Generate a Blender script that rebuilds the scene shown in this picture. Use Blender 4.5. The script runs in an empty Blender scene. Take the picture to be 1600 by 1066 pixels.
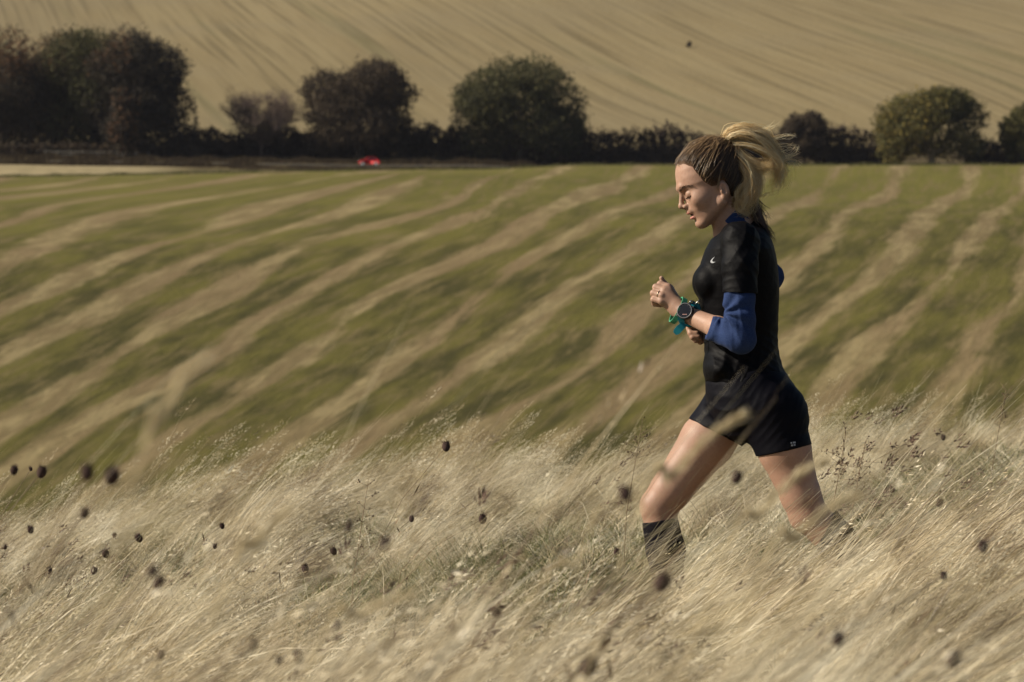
import bpy, math, random
import numpy as np
from mathutils import Vector

random.seed(7)
rng = np.random.default_rng(7)
R = math.radians
SC = bpy.context.scene
COL = SC.collection

# ------------------------------------------------------------------ camera, sky, sun, exposure
PITCH = R(4.0)
LENS = 130.0
FPX = LENS / 36.0 * 1600.0            # focal length in photo pixels
D0 = 10.0                             # distance of the runner
cam_d = bpy.data.cameras.new('camera')
cam_d.lens = LENS; cam_d.sensor_width = 36.0
cam_d.clip_start = 0.1; cam_d.clip_end = 9000
cam_d.dof.use_dof = True; cam_d.dof.focus_distance = 9.9
cam_d.dof.aperture_fstop = 10.5
cam_d.dof.aperture_blades = 9
cam = bpy.data.objects.new('camera', cam_d); COL.objects.link(cam)
cam.location = (0, 0, 0); cam.rotation_euler = (R(90) - PITCH, 0, 0)
SC.camera = cam

SUN_DIR = Vector((-0.82, -0.05, 0.54)).normalized()     # towards the sun
SUN_EL = math.asin(SUN_DIR.z)
SUN_AZ = math.atan2(SUN_DIR.x, SUN_DIR.y)
w = bpy.data.worlds.new('World'); SC.world = w; w.use_nodes = True
wn = w.node_tree
bg = wn.nodes['Background']
sky = wn.nodes.new('ShaderNodeTexSky'); sky.sky_type = 'NISHITA'; sky.sun_disc = False
sky.sun_elevation = SUN_EL; sky.sun_rotation = SUN_AZ
sky.air_density = 1.0; sky.dust_density = 1.5
wn.links.new(sky.outputs[0], bg.inputs[0]); bg.inputs[1].default_value = 0.055
sun_d = bpy.data.lights.new('sun', 'SUN'); sun_d.energy = 5.0; sun_d.angle = R(0.53); sun_d.color = (1.0, 0.90, 0.74)
sun = bpy.data.objects.new('sun', sun_d); COL.objects.link(sun)
sun.rotation_euler = SUN_DIR.to_track_quat('Z', 'Y').to_euler()
SC.view_settings.view_transform = 'Standard'; SC.view_settings.look = 'None'
SC.view_settings.gamma = 1.0; SC.view_settings.exposure = 0.36
SC.view_settings.use_curve_mapping = False
SC.render.engine = 'CYCLES'
SC.cycles.use_denoising = True
SC.cycles.max_bounces = 6; SC.cycles.diffuse_bounces = 3; SC.cycles.transmission_bounces = 4
SC.cycles.transparent_max_bounces = 4
SC.cycles.use_adaptive_sampling = False
try: SC.cycles.denoiser = 'OPENIMAGEDENOISE'
except Exception: pass

CF = np.array([0, math.cos(PITCH), -math.sin(PITCH)]); CU = np.array([0, math.sin(PITCH), math.cos(PITCH)])
def ray(px, py):
    """direction (per metre of world y) that the photo pixel looks along"""
    d = np.array([(px - 800) / FPX, 0, 0]) + CF + CU * (533 - py) / FPX
    return d / d[1]
def at(px, py, Y):
    return ray(px, py) * Y
def ppm(Y): return FPX / Y

# ------------------------------------------------------------------ small helpers
def tag(o, label=None, cat=None, group=None, kind=None):
    if label: o['label'] = label
    if cat: o['category'] = cat
    if group: o['group'] = group
    if kind: o['kind'] = kind
    return o
def empty(name, loc, label, cat, group=None):
    o = bpy.data.objects.new(name, None); COL.objects.link(o); o.location = loc
    o.empty_display_size = 0.1
    return tag(o, label, cat, group)
def link(name, me, mat=None, parent=None, loc=None):
    o = bpy.data.objects.new(name, me); COL.objects.link(o)
    if mat is not None and len(me.materials) == 0:
        for m in (mat if isinstance(mat, (list, tuple)) else [mat]): me.materials.append(m)
    if parent is not None: o.parent = parent
    if loc is not None: o.location = loc
    return o
def mesh_np(name, v, f, smooth=True, mat_idx=None):
    """fast mesh from arrays; f is (n,3), (n,4) or a list of faces"""
    me = bpy.data.meshes.new(name)
    v = np.asarray(v, dtype=np.float32)
    if isinstance(f, np.ndarray):
        n, k = f.shape
        me.vertices.add(len(v)); me.vertices.foreach_set('co', v.ravel())
        me.loops.add(n * k); me.loops.foreach_set('vertex_index', f.astype(np.int32).ravel())
        me.polygons.add(n)
        me.polygons.foreach_set('loop_start', np.arange(0, n * k, k, dtype=np.int32))
        me.polygons.foreach_set('loop_total', np.full(n, k, dtype=np.int32))
        me.update(calc_edges=True)
    else:
        me.from_pydata([tuple(p) for p in v], [], f)
    me.polygons.foreach_set('use_smooth', np.full(len(me.polygons), smooth))
    if mat_idx is not None: me.polygons.foreach_set('material_index', np.asarray(mat_idx, dtype=np.int32))
    me.update()
    return me
def attr(me, name, vals, domain='POINT'):
    a = me.attributes.new(name, 'FLOAT', domain); a.data.foreach_set('value', np.asarray(vals, dtype=np.float32).ravel())

class MB:
    """collects boxes, lathes and tubes for one mesh"""
    def __init__(s): s.v = []; s.f = []
    def add(s, v, f):
        n = len(s.v); s.v += [tuple(map(float, p)) for p in v]; s.f += [tuple(i + n for i in q) for q in f]
    def box(s, c, d, rz=0):
        x, y, z = d[0] / 2, d[1] / 2, d[2] / 2
        P = [(-x, -y, -z), (x, -y, -z), (x, y, -z), (-x, y, -z), (-x, -y, z), (x, -y, z), (x, y, z), (-x, y, z)]
        cr, sr = math.cos(rz), math.sin(rz)
        P = [(c[0] + p[0] * cr - p[1] * sr, c[1] + p[0] * sr + p[1] * cr, c[2] + p[2]) for p in P]
        s.add(P, [(0, 3, 2, 1), (4, 5, 6, 7), (0, 1, 5, 4), (1, 2, 6, 5), (2, 3, 7, 6), (3, 0, 4, 7)])
    def tube(s, pts, rad, n=6, cap=True):
        pts = [Vector(p) for p in pts]
        rings = []
        for i, p in enumerate(pts):
            t = (pts[min(i + 1, len(pts) - 1)] - pts[max(i - 1, 0)]).normalized()
            a = t.cross(Vector((0, 1, 0.01))); a = a.normalized() if a.length > 1e-4 else Vector((1, 0, 0))
            b = t.cross(a).normalized()
            r = rad[i] if hasattr(rad, '__len__') else rad
            rings.append([p + a * (r * math.cos(2 * math.pi * k / n)) + b * (r * math.sin(2 * math.pi * k / n)) for k in range(n)])
        v = [p for r in rings for p in r]; f = []
        for i in range(len(pts) - 1):
            for k in range(n):
                f.append((i * n + k, i * n + (k + 1) % n, (i + 1) * n + (k + 1) % n, (i + 1) * n + k))
        if cap: f.append(tuple(range(n))[::-1]); f.append(tuple((len(pts) - 1) * n + k for k in range(n)))
        s.add(v, f)
    def lathe(s, prof, c=(0, 0, 0), axis='z', n=24):
        v = []; f = []
        for (r, h) in prof:
            for k in range(n):
                a = 2 * math.pi * k / n
                p = (r * math.cos(a), r * math.sin(a), h)
                if axis == 'y': p = (p[0], p[2], p[1])
                v.append((c[0] + p[0], c[1] + p[1], c[2] + p[2]))
        for i in range(len(prof) - 1):
            for k in range(n): f.append((i * n + k, i * n + (k + 1) % n, (i + 1) * n + (k + 1) % n, (i + 1) * n + k))
        s.add(v, f)
    def build(s, name, mat, parent=None, smooth=True, loc=None):
        return link(name, mesh_np(name, s.v, s.f, smooth), mat, parent, loc)

# ------------------------------------------------------------------ materials
class NT:
    def __init__(s, name):
        s.m = bpy.data.materials.new(name); s.m.use_nodes = True; s.t = s.m.node_tree; s.t.nodes.clear()
        s.out = s.n('ShaderNodeOutputMaterial')
    def n(s, typ, **kw):
        nd = s.t.nodes.new(typ)
        for k, v in kw.items():
            if k.startswith('_'): setattr(nd, k[1:], v)
            elif len(k) == 2 and k[0] == 'I' and k[1].isdigit(): s.set(nd.inputs[int(k[1])], v)
            else:
                nm = k.replace('__', ' ')
                s.set(nd.inputs[nm] if nm in nd.inputs else nd.inputs[int(nm[1:])], v)
        return nd
    def set(s, sock, v):
        if hasattr(v, 'bl_idname') or isinstance(v, bpy.types.NodeSocket): s.t.links.new(v if isinstance(v, bpy.types.NodeSocket) else v.outputs[0], sock)
        elif hasattr(v, '__len__') and len(v) == 3 and sock.type == 'RGBA': sock.default_value = (*v, 1)
        else: sock.default_value = v
    def math(s, op, a, b=None, clamp=False):
        nd = s.n('ShaderNodeMath', _operation=op, _use_clamp=clamp); s.set(nd.inputs[0], a)
        if b is not None: s.set(nd.inputs[1], b)
        return nd.outputs[0]
    def mix(s, fac, a, b):
        nd = s.n('ShaderNodeMix', _data_type='RGBA'); s.set(nd.inputs[0], fac); s.set(nd.inputs[6], a); s.set(nd.inputs[7], b)
        return nd.outputs[2]
    def noise(s, vec, scale, detail=4, rough=0.55, dist=0.0):
        nd = s.n('ShaderNodeTexNoise'); s.set(nd.inputs['Vector'], vec)
        nd.inputs['Scale'].default_value = scale; nd.inputs['Detail'].default_value = detail
        nd.inputs['Roughness'].default_value = rough; nd.inputs['Distortion'].default_value = dist
        return nd.outputs[0]
    def ramp(s, fac, stops):
        nd = s.n('ShaderNodeValToRGB'); s.set(nd.inputs[0], fac); e = nd.color_ramp.elements
        while len(e) < len(stops): e.new(0.5)
        for i, (p, c) in enumerate(stops):
            e[i].position = p; e[i].color = (*c, 1) if hasattr(c, '__len__') else (c, c, c, 1)
        return nd.outputs[0]
    def smooth(s, v, lo, hi, a=0.0, b=1.0):
        nd = s.n('ShaderNodeMapRange', _interpolation_type='SMOOTHSTEP'); s.set(nd.inputs[0], v)
        nd.inputs[1].default_value = lo; nd.inputs[2].default_value = hi; nd.inputs[3].default_value = a; nd.inputs[4].default_value = b
        return nd.outputs[0]
    def attr(s, name):
        nd = s.n('ShaderNodeAttribute'); nd.attribute_name = name; return nd.outputs['Fac']
    def comb(s, x, y, z=0.0):
        nd = s.n('ShaderNodeCombineXYZ'); s.set(nd.inputs[0], x); s.set(nd.inputs[1], y); s.set(nd.inputs[2], z); return nd.outputs[0]
    def pos(s): return s.n('ShaderNodeNewGeometry').outputs['Position']
    def obj(s): return s.n('ShaderNodeTexCoord').outputs['Object']
    def bsdf(s, col, rough=0.8, bump=None, bd=0.01, **kw):
        nd = s.n('ShaderNodeBsdfPrincipled'); s.set(nd.inputs['Base Color'], col); s.set(nd.inputs['Roughness'], rough)
        for k, v in kw.items(): s.set(nd.inputs[k.replace('_', ' ')], v)
        if bump is not None:
            b = s.n('ShaderNodeBump'); s.set(b.inputs['Height'], bump); b.inputs['Distance'].default_value = bd
            b.inputs['Strength'].default_value = 1.0
            s.t.links.new(b.outputs[0], nd.inputs['Normal'])
        return nd
    def done(s, sh): s.t.links.new(sh.outputs[0] if hasattr(sh, 'outputs') else sh, s.out.inputs[0]); return s.m

def simple(name, col, rough=0.7, spec=0.3, var=0.15, scale=30, bump=0.0, **kw):
    t = NT(name)
    nz = t.noise(t.obj(), scale, 4)
    c = t.mix(t.smooth(nz, 0.3, 0.7), tuple(x * (1 - var) for x in col), tuple(min(1, x * (1 + var)) for x in col))
    return t.done(t.bsdf(c, rough, bump=(t.noise(t.obj(), scale * 3, 3) if bump else None), bd=bump, Specular_IOR_Level=spec, **kw))

def leafy(name, dark, light, tip=None, trans=0.3):
    """foliage coloured by the face attribute 'tint'"""
    t = NT(name)
    stops = [(0.0, dark), (0.75, light)] + ([(1.0, tip)] if tip else [])
    c = t.ramp(t.attr('tint'), stops)
    d = t.bsdf(c, 0.75, Specular_IOR_Level=0.15)
    tr = t.n('ShaderNodeBsdfTranslucent', Color=c)
    mx = t.n('ShaderNodeMixShader'); mx.inputs[0].default_value = trans
    t.t.links.new(d.outputs[0], mx.inputs[1]); t.t.links.new(tr.outputs[0], mx.inputs[2])
    return t.done(mx)

# ------------------------------------------------------------------ land
def hermite(xs, ys):
    xs = np.array(xs, float); ys = np.array(ys, float)
    d = np.diff(ys) / np.diff(xs); m = np.zeros_like(ys); m[0] = d[0]; m[-1] = d[-1]
    for i in range(1, len(xs) - 1):
        m[i] = 0 if d[i - 1] * d[i] <= 0 else 2 * d[i - 1] * d[i] / (d[i - 1] + d[i])
    def f(x):
        x = np.clip(x, xs[0], xs[-1]); i = np.clip(np.searchsorted(xs, x, side='right') - 1, 0, len(xs) - 2)
        h = xs[i + 1] - xs[i]; t = (x - xs[i]) / h
        return ys[i] * (2 * t**3 - 3 * t**2 + 1) + h * m[i] * (t**3 - 2 * t**2 + t) + ys[i + 1] * (-2 * t**3 + 3 * t**2) + h * m[i + 1] * (t**3 - t**2)
    return f
near = [(-400, -20), (-60, -3.2), (-10, -0.9), (0, -0.78), (1.8, -0.80), (3.4, -0.96), (5, -1.15), (7, -1.34), (10, -1.60), (13, -1.76), (16, -1.93), (19, -2.3), (24, -3.2), (40, -7), (80, -16), (130, -21.8),
        (160, -22.6), (200, -22.3), (260, -21.2), (340, -19.2), (440, -16.9), (520, -15.1), (575, -14.2)]
farh = [(760, -9.5), (820, -3.6), (900, 4.2), (1000, 14.0), (1100, 24.4), (1250, 38), (1450, 50), (1800, 58), (2600, 56), (6000, 40)]
hL = hermite(*zip(*(near + [(600, -14.15), (620, -14.85), (636, -14.95), (640, -14.45), (647, -14.4), (655, -14.1), (672, -13.2), (700, -12.7)] + farh)))
hR = hermite(*zip(*(near + [(590, -13.5), (606, -13.55), (625, -14.6), (650, -15.5), (680, -15.2), (710, -13.5)] + farh)))
def sstep(x, a, b):
    t = np.clip((x - a) / (b - a), 0, 1); return t * t * (3 - 2 * t)
def land(x, y):
    x = np.asarray(x, float); y = np.asarray(y, float)
    s = sstep(x, -8, 14)
    z = hL(y) * (1 - s) + hR(y) * s
    z = z + 0.095 * np.clip(x, -40, 40) * (1 - sstep(y, 20, 110)) + 0.03 * x * sstep(y, 30, 120) * (1 - sstep(y, 190, 330))
    z = z - 0.016 * np.clip(0.9 - x, 0, 5) * sstep(y, 7.5, 13.5) * (1 - sstep(y, 25, 60))
    nearw = 1 - sstep(y, 20, 60)
    z = z + nearw * (0.03 * np.sin(x * 1.7 + y * 0.6) + 0.035 * np.sin(y * 1.1 - x * 0.9 + 1.3) + 0.02 * np.sin(x * 4.1 + 2) * np.sin(y * 2.3))
    fw = sstep(y, 150, 240) * (1 - sstep(y, 520, 600))
    z = z + fw * 0.8 * np.sin(x / 23.0 + y / 61.0) + fw * 0.5 * np.sin(y / 29.0 - x / 47.0)
    z = z - 0.018 * np.clip(-x - 15, 0, 85) * sstep(y, 540, 600) * (1 - sstep(y, 606, 632)) + 0.014 * np.clip(-x - 25, 0, 80) * sstep(y, 606, 634) * (1 - sstep(y, 690, 760))
    hw = sstep(y, 720, 850)
    z = z + hw * (1.6 * np.sin(x / 70.0 + y / 160.0) + 0.7 * np.sin(x / 31.0 - y / 90.0 + 1))
    return z
def ground_hit(px, py, y0, y1):
    """where the line of sight meets the land between two distances"""
    d = ray(px, py); ys = np.linspace(y0, y1, 4000)
    below = d[2] * ys < land(d[0] * ys, ys)
    i = int(np.argmax(below)) if below.any() else len(ys) - 1
    return d[0] * ys[i], ys[i]
def sheet(name, xs, ys, mat, dz=0.0):
    X, Y = np.meshgrid(xs, ys); nx, ny = len(xs), len(ys)
    V = np.stack([X, Y, land(X, Y) + dz], -1).reshape(-1, 3)
    i = (np.arange(ny - 1)[:, None] * nx + np.arange(nx - 1)[None]).ravel()
    F = np.stack([i, i + 1, i + nx + 1, i + nx], -1)
    me = mesh_np(name, V, F)
    o = link(name, me, mat); o['kind'] = 'structure'
    return o, X.ravel(), Y.ravel()

# stripes of the sown field: bare straw-coloured strips, followed on the photo and laid on the land
STR = {
 -2: [(0,352),(106,317),(276,298),(400,280),(470,268)],
 -1: [(0,410),(90,372),(180,338),(290,318),(420,300),(540,280),(600,268)],
 0: [(0,487),(138,414),(285,363),(400,325),(520,298),(610,278),(650,267)],
 1: [(0,561),(184,469),(349,382),(483,340),(560,312),(640,285),(700,266)],
 2: [(0,675),(138,575),(230,515),(368,451),(483,382),(640,336),(712,317),(781,266)],
 3: [(20,720),(150,640),(276,570),(391,501),(460,474),(543,428),(640,386),(735,350),(780,310),(820,278),(872,262)],
 4: [(200,720),(300,655),(430,570),(560,490),(620,455),(690,428),(818,368),(905,313),(972,264)],
 5: [(390,717),(593,579),(640,552),(735,487),(827,414),(923,363),(1034,308),(1085,262)],
 6: [(530,722),(620,657),(758,552),(850,478),(988,400),(1098,336),(1185,262)],
 7: [(700,722),(795,644),(942,552),(988,501),(1098,423),(1220,345),(1295,262)],
 8: [(850,722),(930,650),(1015,570),(1100,500),(1230,420),(1310,355),(1392,262)],
 9: [(1000,722),(1080,640),(1180,560),(1290,480),(1350,440),(1440,360),(1500,262)],
 10: [(1180,722),(1260,640),(1370,530),(1450,460),(1530,370),(1600,262)],
 11: [(1380,722),(1450,640),(1540,530),(1610,450),(1660,370),(1710,262)],
 12: [(1560,722),(1630,640),(1710,530),(1770,450),(1800,370),(1830,262)],
}
def stripe_phase(X, Y):
    ks = sorted(STR); cur = []
    Yg = np.linspace(140, 620, 240); tab = []
    for k in ks:
        P = np.array(sorted((ground_hit(px, py, 120, 640)[::-1] for px, py in STR[k])))
        yy, idx = np.unique(P[:, 0], return_index=True); xx = P[idx, 1]
        f = np.interp(Yg, yy, xx)
        s0 = (xx[1] - xx[0]) / (yy[1] - yy[0]); s1 = (xx[-1] - xx[-3]) / (yy[-1] - yy[-3])
        f = np.where(Yg < yy[0], xx[0] + s0 * (Yg - yy[0]), f); f = np.where(Yg > yy[-1], xx[-1] + s1 * (Yg - yy[-1]), f)
        f = np.convolve(np.pad(f, 6, mode='edge'), np.ones(13) / 13, 'valid')
        tab.append(f)
    tab = np.array(tab)                                     # stripes x rows
    for j in range(1, len(tab)): tab[j] = np.maximum(tab[j], tab[j - 1] + 2.0)
    out = np.zeros(len(X))
    rows = np.unique(Y)
    for y in rows:
        m = Y == y
        xs = np.array([np.interp(y, Yg, r) for r in tab])
        n = 14; w0 = max(6, xs[1] - xs[0]); w1 = max(6, xs[-1] - xs[-2])
        xe = np.concatenate([xs[0] - w0 * np.arange(n, 0, -1), xs, xs[-1] + w1 * np.arange(1, n + 1)])
        ke = np.concatenate([ks[0] - np.arange(n, 0, -1), ks, ks[-1] + np.arange(1, n + 1)])
        out[m] = np.interp(X[m], xe, ke)
    return out

# near bank under the long grass
t = NT('bank_soil')
p = t.pos()
c = t.mix(t.smooth(t.noise(p, 3.0, 5), 0.4, 0.62), (0.075, 0.055, 0.032), (0.05, 0.062, 0.022))
c = t.mix(t.smooth(t.noise(p, 40, 3), 0.5, 0.7), c, (0.21, 0.165, 0.09))
c = t.mix(t.smooth(t.n('ShaderNodeSeparateXYZ', Vector=p).outputs[1], 24, 45), c, (0.11, 0.10, 0.036))
M_bank = t.done(t.bsdf(c, 0.95, bump=t.noise(p, 60, 4), bd=0.02, Specular_IOR_Level=0.1))
xs = np.unique(np.concatenate([np.linspace(-300, -14, 24), np.linspace(-14, 14, 160), np.linspace(14, 300, 24)]))
ys = np.unique(np.concatenate([np.linspace(-400, -10, 16), np.linspace(-10, 30, 170), np.linspace(30, 150, 40)]))
sheet('grassy_bank', xs, ys, M_bank)

# sown field
t = NT('sown_field')
ph = t.attr('phase'); al = t.attr('along'); p = t.pos()
sx = t.n('ShaderNodeSeparateXYZ', Vector=p)
sv = t.comb(t.math('MULTIPLY', ph, 9.0), t.math('MULTIPLY', al, 0.16), 0.0)
def sn(fp, fa, det=4, ro=0.55, off=0.0):
    return t.noise(t.comb(t.math('MULTIPLY', ph, fp), t.math('MULTIPLY', al, fa), off), 1.0, det, ro)
warp = sn(0.3, 0.006, 2, 0.5, 3.0)
fine = sn(15.0, 0.10, 5, 0.7, 1.0)
mid = sn(2.4, 0.016, 5, 0.6, 5.0)
big = sn(0.6, 0.013, 3, 0.5, 9.0)
phw = t.math('ADD', ph, t.math('MULTIPLY', t.math('SUBTRACT', warp, 0.5), 1.1))
fr = t.math('ABSOLUTE', t.math('SUBTRACT', t.math('FRACT', t.math('ADD', phw, 0.5)), 0.5))     # 0 on the strip, .5 between
v = t.math('ADD', fr, t.math('MULTIPLY', t.math('SUBTRACT', mid, 0.5), 0.5))
v = t.math('ADD', v, t.math('MULTIPLY', t.math('SUBTRACT', big, 0.5), 0.75))
v = t.math('ADD', v, t.math('MULTIPLY', t.math('SUBTRACT', fine, 0.5), 0.32))
v = t.math('SUBTRACT', v, t.smooth(al, 190, 300, 0.05, 0.0))
v = t.math('ADD', v, t.smooth(al, 470, 590, 0.0, 0.07))
tan = t.smooth(v, 0.07, 0.25, 1.0, 0.0)
green = t.mix(t.smooth(sn(2.0, 0.03, 4, .6, 2.0), 0.35, 0.65), (0.056, 0.051, 0.017), (0.118, 0.105, 0.027))
green = t.mix(t.smooth(al, 330, 600, 0, 0.6), green, (0.165, 0.152, 0.038))
green = t.mix(t.smooth(sn(7.0, 0.05, 5, .7, 4.0), 0.46, 0.66, 0.0, 0.75), green, (0.165, 0.128, 0.058))
straw = t.mix(t.smooth(sn(4.0, 0.05, 4, .6, 6.0), 0.4, 0.62), (0.180, 0.136, 0.066), (0.275, 0.218, 0.110))
straw = t.mix(t.smooth(sn(0.9, 0.012, 2, .5, 7.0), 0.46, 0.62, 0, 0.75), straw, (0.195, 0.140, 0.074))
straw = t.mix(t.smooth(fine, 0.45, 0.7, 0, 0.55), straw, (0.12, 0.10, 0.042))
c = t.mix(tan, green, straw)
M_field = t.done(t.bsdf(c, 0.95, bump=t.math('ADD', t.noise(p, 1.6, 5, 0.7), fine), bd=0.16, Specular_IOR_Level=0.05))
o, X, Y = sheet('sown_field', np.linspace(-150, 150, 260), np.concatenate([np.linspace(150, 420, 120), np.linspace(423, 612, 110)]), M_field)
attr(o.data, 'phase', stripe_phase(X, Y)); attr(o.data, 'along', Y)
xs = np.concatenate([np.linspace(-1500, -150, 30)]); sheet('meadow', xs, np.linspace(150, 612, 60), simple('meadow', (0.10, 0.10, 0.03), 0.95, 0.05, 0.3, 0.05))
sheet('meadow', -xs[::-1], np.linspace(150, 612, 60), bpy.data.materials['meadow'])
sheet('meadow', np.linspace(-1500, -300, 12), np.linspace(-400, 150, 40), bpy.data.materials['meadow'])
sheet('meadow', np.linspace(300, 1500, 12), np.linspace(-400, 150, 40), bpy.data.materials['meadow'])

# valley floor between the field and the hill: verge, pale stubble at the left, rough grass
t = NT('valley_floor')
p = t.pos(); sp = t.n('ShaderNodeSeparateXYZ', Vector=p)
n1 = t.noise(p, 0.35, 4); n2 = t.noise(p, 0.06, 3)
rough = t.mix(t.smooth(n1, 0.4, 0.6), (0.055, 0.040, 0.024), (0.12, 0.095, 0.045))
pale = t.mix(t.smooth(n1, 0.4, 0.7), (0.33, 0.27, 0.155), (0.24, 0.20, 0.11))
yb = t.math('ADD', sp.outputs[1], t.math('MULTIPLY', t.math('SUBTRACT', n2, 0.5), 8.0))
ispale = t.math('MULTIPLY', t.smooth(t.math('ADD', sp.outputs[0], t.math('MULTIPLY', n2, 16)), -58, -44, 1, 0), t.smooth(yb, 632, 637, 1, 0))
grn = t.math('MULTIPLY', t.smooth(yb, 616, 630, 1, 0), 1.0)
c = t.mix(grn, rough, t.mix(t.smooth(n1, 0.4, 0.6), (0.085, 0.085, 0.03), (0.15, 0.125, 0.06)))
c = t.mix(ispale, c, pale)
M_val = t.done(t.bsdf(c, 0.95, bump=t.noise(p, 1.5, 4), bd=0.2, Specular_IOR_Level=0.05))
sheet('valley_floor', np.unique(np.concatenate([np.linspace(-1500, -150, 20), np.linspace(-150, 150, 150), np.linspace(150, 1500, 20)])), np.linspace(612, 725, 60), M_val)

# far hillside with faint drill lines
t = NT('stubble_hill')
ac = t.attr('across'); al = t.attr('along'); p = t.pos()
sv = t.comb(ac, t.math('MULTIPLY', al, 0.05))
l1 = t.noise(t.comb(ac, t.math('MULTIPLY', al, 0.03)), 0.2, 4, 0.6); l2 = t.noise(t.comb(ac, t.math('MULTIPLY', al, 0.012)), 0.55, 3, 0.5); l3 = t.noise(t.comb(ac, t.math('MULTIPLY', al, 0.02)), 0.085, 3, 0.5)
c = t.mix(t.smooth(l1, 0.36, 0.64), (0.218, 0.170, 0.088), (0.244, 0.194, 0.103))
c = t.mix(t.smooth(l2, 0.48, 0.68, 0, 0.75), c, (0.130, 0.102, 0.052))
c = t.mix(t.smooth(l3, 0.60, 0.70, 0, 0.4), c, (0.110, 0.104, 0.046))
c = t.mix(t.smooth(t.noise(p, 0.012, 3), 0.45, 0.65, 0, 0.3), c, (0.20, 0.165, 0.10))
M_hill = t.done(t.bsdf(c, 0.95, bump=t.noise(p, 0.6, 4), bd=0.25, Specular_IOR_Level=0.05))
o, X, Y = sheet('far_hillside', np.unique(np.concatenate([np.linspace(-1500, -220, 30), np.linspace(-220, 220, 200), np.linspace(220, 1500, 30)])),
                np.unique(np.concatenate([np.linspace(725, 1300, 200), np.linspace(1300, 6000, 40)])), M_hill)
bend = np.clip(X - 85, 0, 400)
attr(o.data, 'across', X + 0.17 * (Y - 900)  - 0.10 * np.clip(X - 60, 0, 200) * (Y - 900) / 200.0); attr(o.data, 'along', Y)
# small track scars and ditch line at the left edge of the field
def strip(name, pts, wd, mat, dz, n=60):
    P = np.array(pts, float); s = np.linspace(0, 1, len(P)); u = np.linspace(0, 1, n)
    Cx = np.interp(u, s, P[:, 0]); Cy = np.interp(u, s, P[:, 1])
    V = []
    for x, y in zip(Cx, Cy):
        for q in (-0.5, 0.5):
            V.append((x, y + q * wd, float(land(x, y + q * wd)) + dz))
    V = np.array(V); i = np.arange(n - 1) * 2
    o = link(name, mesh_np(name, V, np.stack([i, i + 2, i + 3, i + 1], -1)), mat); o['kind'] = 'structure'; return o
M_road = simple('asphalt', (0.05, 0.048, 0.045), 0.9, 0.2, 0.2, 2)
strip('road', [(-240, 646), (-90, 644), (-20, 643), (60, 648), (240, 655)], 6.2, M_road, 0.03, 120)
M_line = simple('road_paint', (0.7, 0.7, 0.66), 0.6, 0.3, 0.1, 2)
strip('ditch', [(-160, 613.5), (-83, 613), (-70, 614), (-58, 616), (-48, 619)], 3.0, simple('ditch_earth', (0.03, 0.022, 0.018), 0.95, 0.1, 0.3, 1), 0.05)

# ------------------------------------------------------------------ foliage
def leaf_cloud(blobs, n, size, seed, name, mat, parent, warm=None, vertical=0.0):
    """many leaf-sized faces through the outer volume of overlapping lumps; blobs: (x,y,z,rx,ry,rz)"""
    r = np.random.default_rng(seed); B = np.array(blobs, float)
    vol = B[:, 3] * B[:, 5]; pick = r.choice(len(B), n, p=vol / vol.sum())
    d = r.normal(size=(n, 3)); d /= np.linalg.norm(d, axis=1)[:, None]
    rad = r.uniform(0.45, 1.0, n) ** 0.5 * (1 + 0.09 * r.normal(size=n))
    b = B[pick]
    lump = 1 + 0.16 * np.sin(d[:, 0] * 7 + pick) * np.sin(d[:, 2] * 6 + pick * 2.1) + 0.1 * np.sin(d[:, 1] * 11 + pick)
    P = b[:, :3] + d * b[:, 3:6] * (rad * lump)[:, None]
    a = r.normal(size=(n, 3)); a /= np.linalg.norm(a, axis=1)[:, None]
    bb = np.cross(a, r.normal(size=(n, 3))); bb /= np.linalg.norm(bb, axis=1)[:, None]
    s = size * r.uniform(0.55, 1.3, n)[:, None]
    V = np.stack([P - a * s, P - bb * s * 0.6, P + a * s, P + bb * s * 0.6], 1).reshape(-1, 3)
    me = mesh_np(name, V, np.arange(4 * n).reshape(-1, 4), False)
    clump = 0.5 + 0.25 * np.sin(P[:, 0] * 1.1 + seed) * np.sin(P[:, 2] * 1.3 + seed * 2) + 0.25 * (r.random(len(B))[pick] - 0.5) * 2
    tint = np.clip(clump * 0.62 + r.uniform(-0.2, 0.25, n), 0, 0.74)
    if warm is not None: tint = np.where(r.random(n) < warm(P), r.uniform(0.8, 1.0, n), tint)
    attr(me, 'tint', tint, 'FACE')
    return link(name, me, mat, parent)

def crown_blobs(w, h, seed, k=16, base=0.22, squash=1.0, lean=0.0):
    """lumps filling a broad crown of width w, height h above the trunk foot"""
    r = np.random.default_rng(seed); out = []
    cz = h * (base + 1) / 2; rz = h * (1 - base) / 2
    out.append((0, 0, cz, w * 0.36, w * 0.36, rz * 0.82))
    for i in range(k):
        a = r.uniform(0, 2 * math.pi); e = r.uniform(-0.75, 1.0); q = math.sqrt(max(0, 1 - (e * 0.92) ** 2 * squash))
        rr = r.uniform(0.16, 0.26)
        out.append((math.cos(a) * q * w * (0.5 - rr * 0.75) + lean * w * e, math.sin(a) * q * w * 0.3, cz + e * rz * (1 - rr * 1.1), w * rr, w * rr, rz * rr * 1.7))
    return out
M_bark = simple('bark', (0.055, 0.043, 0.032), 0.95, 0.1, 0.3, 3)
M_palebark = simple('pale_bark', (0.26, 0.22, 0.16), 0.95, 0.1, 0.3, 3)
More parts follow.
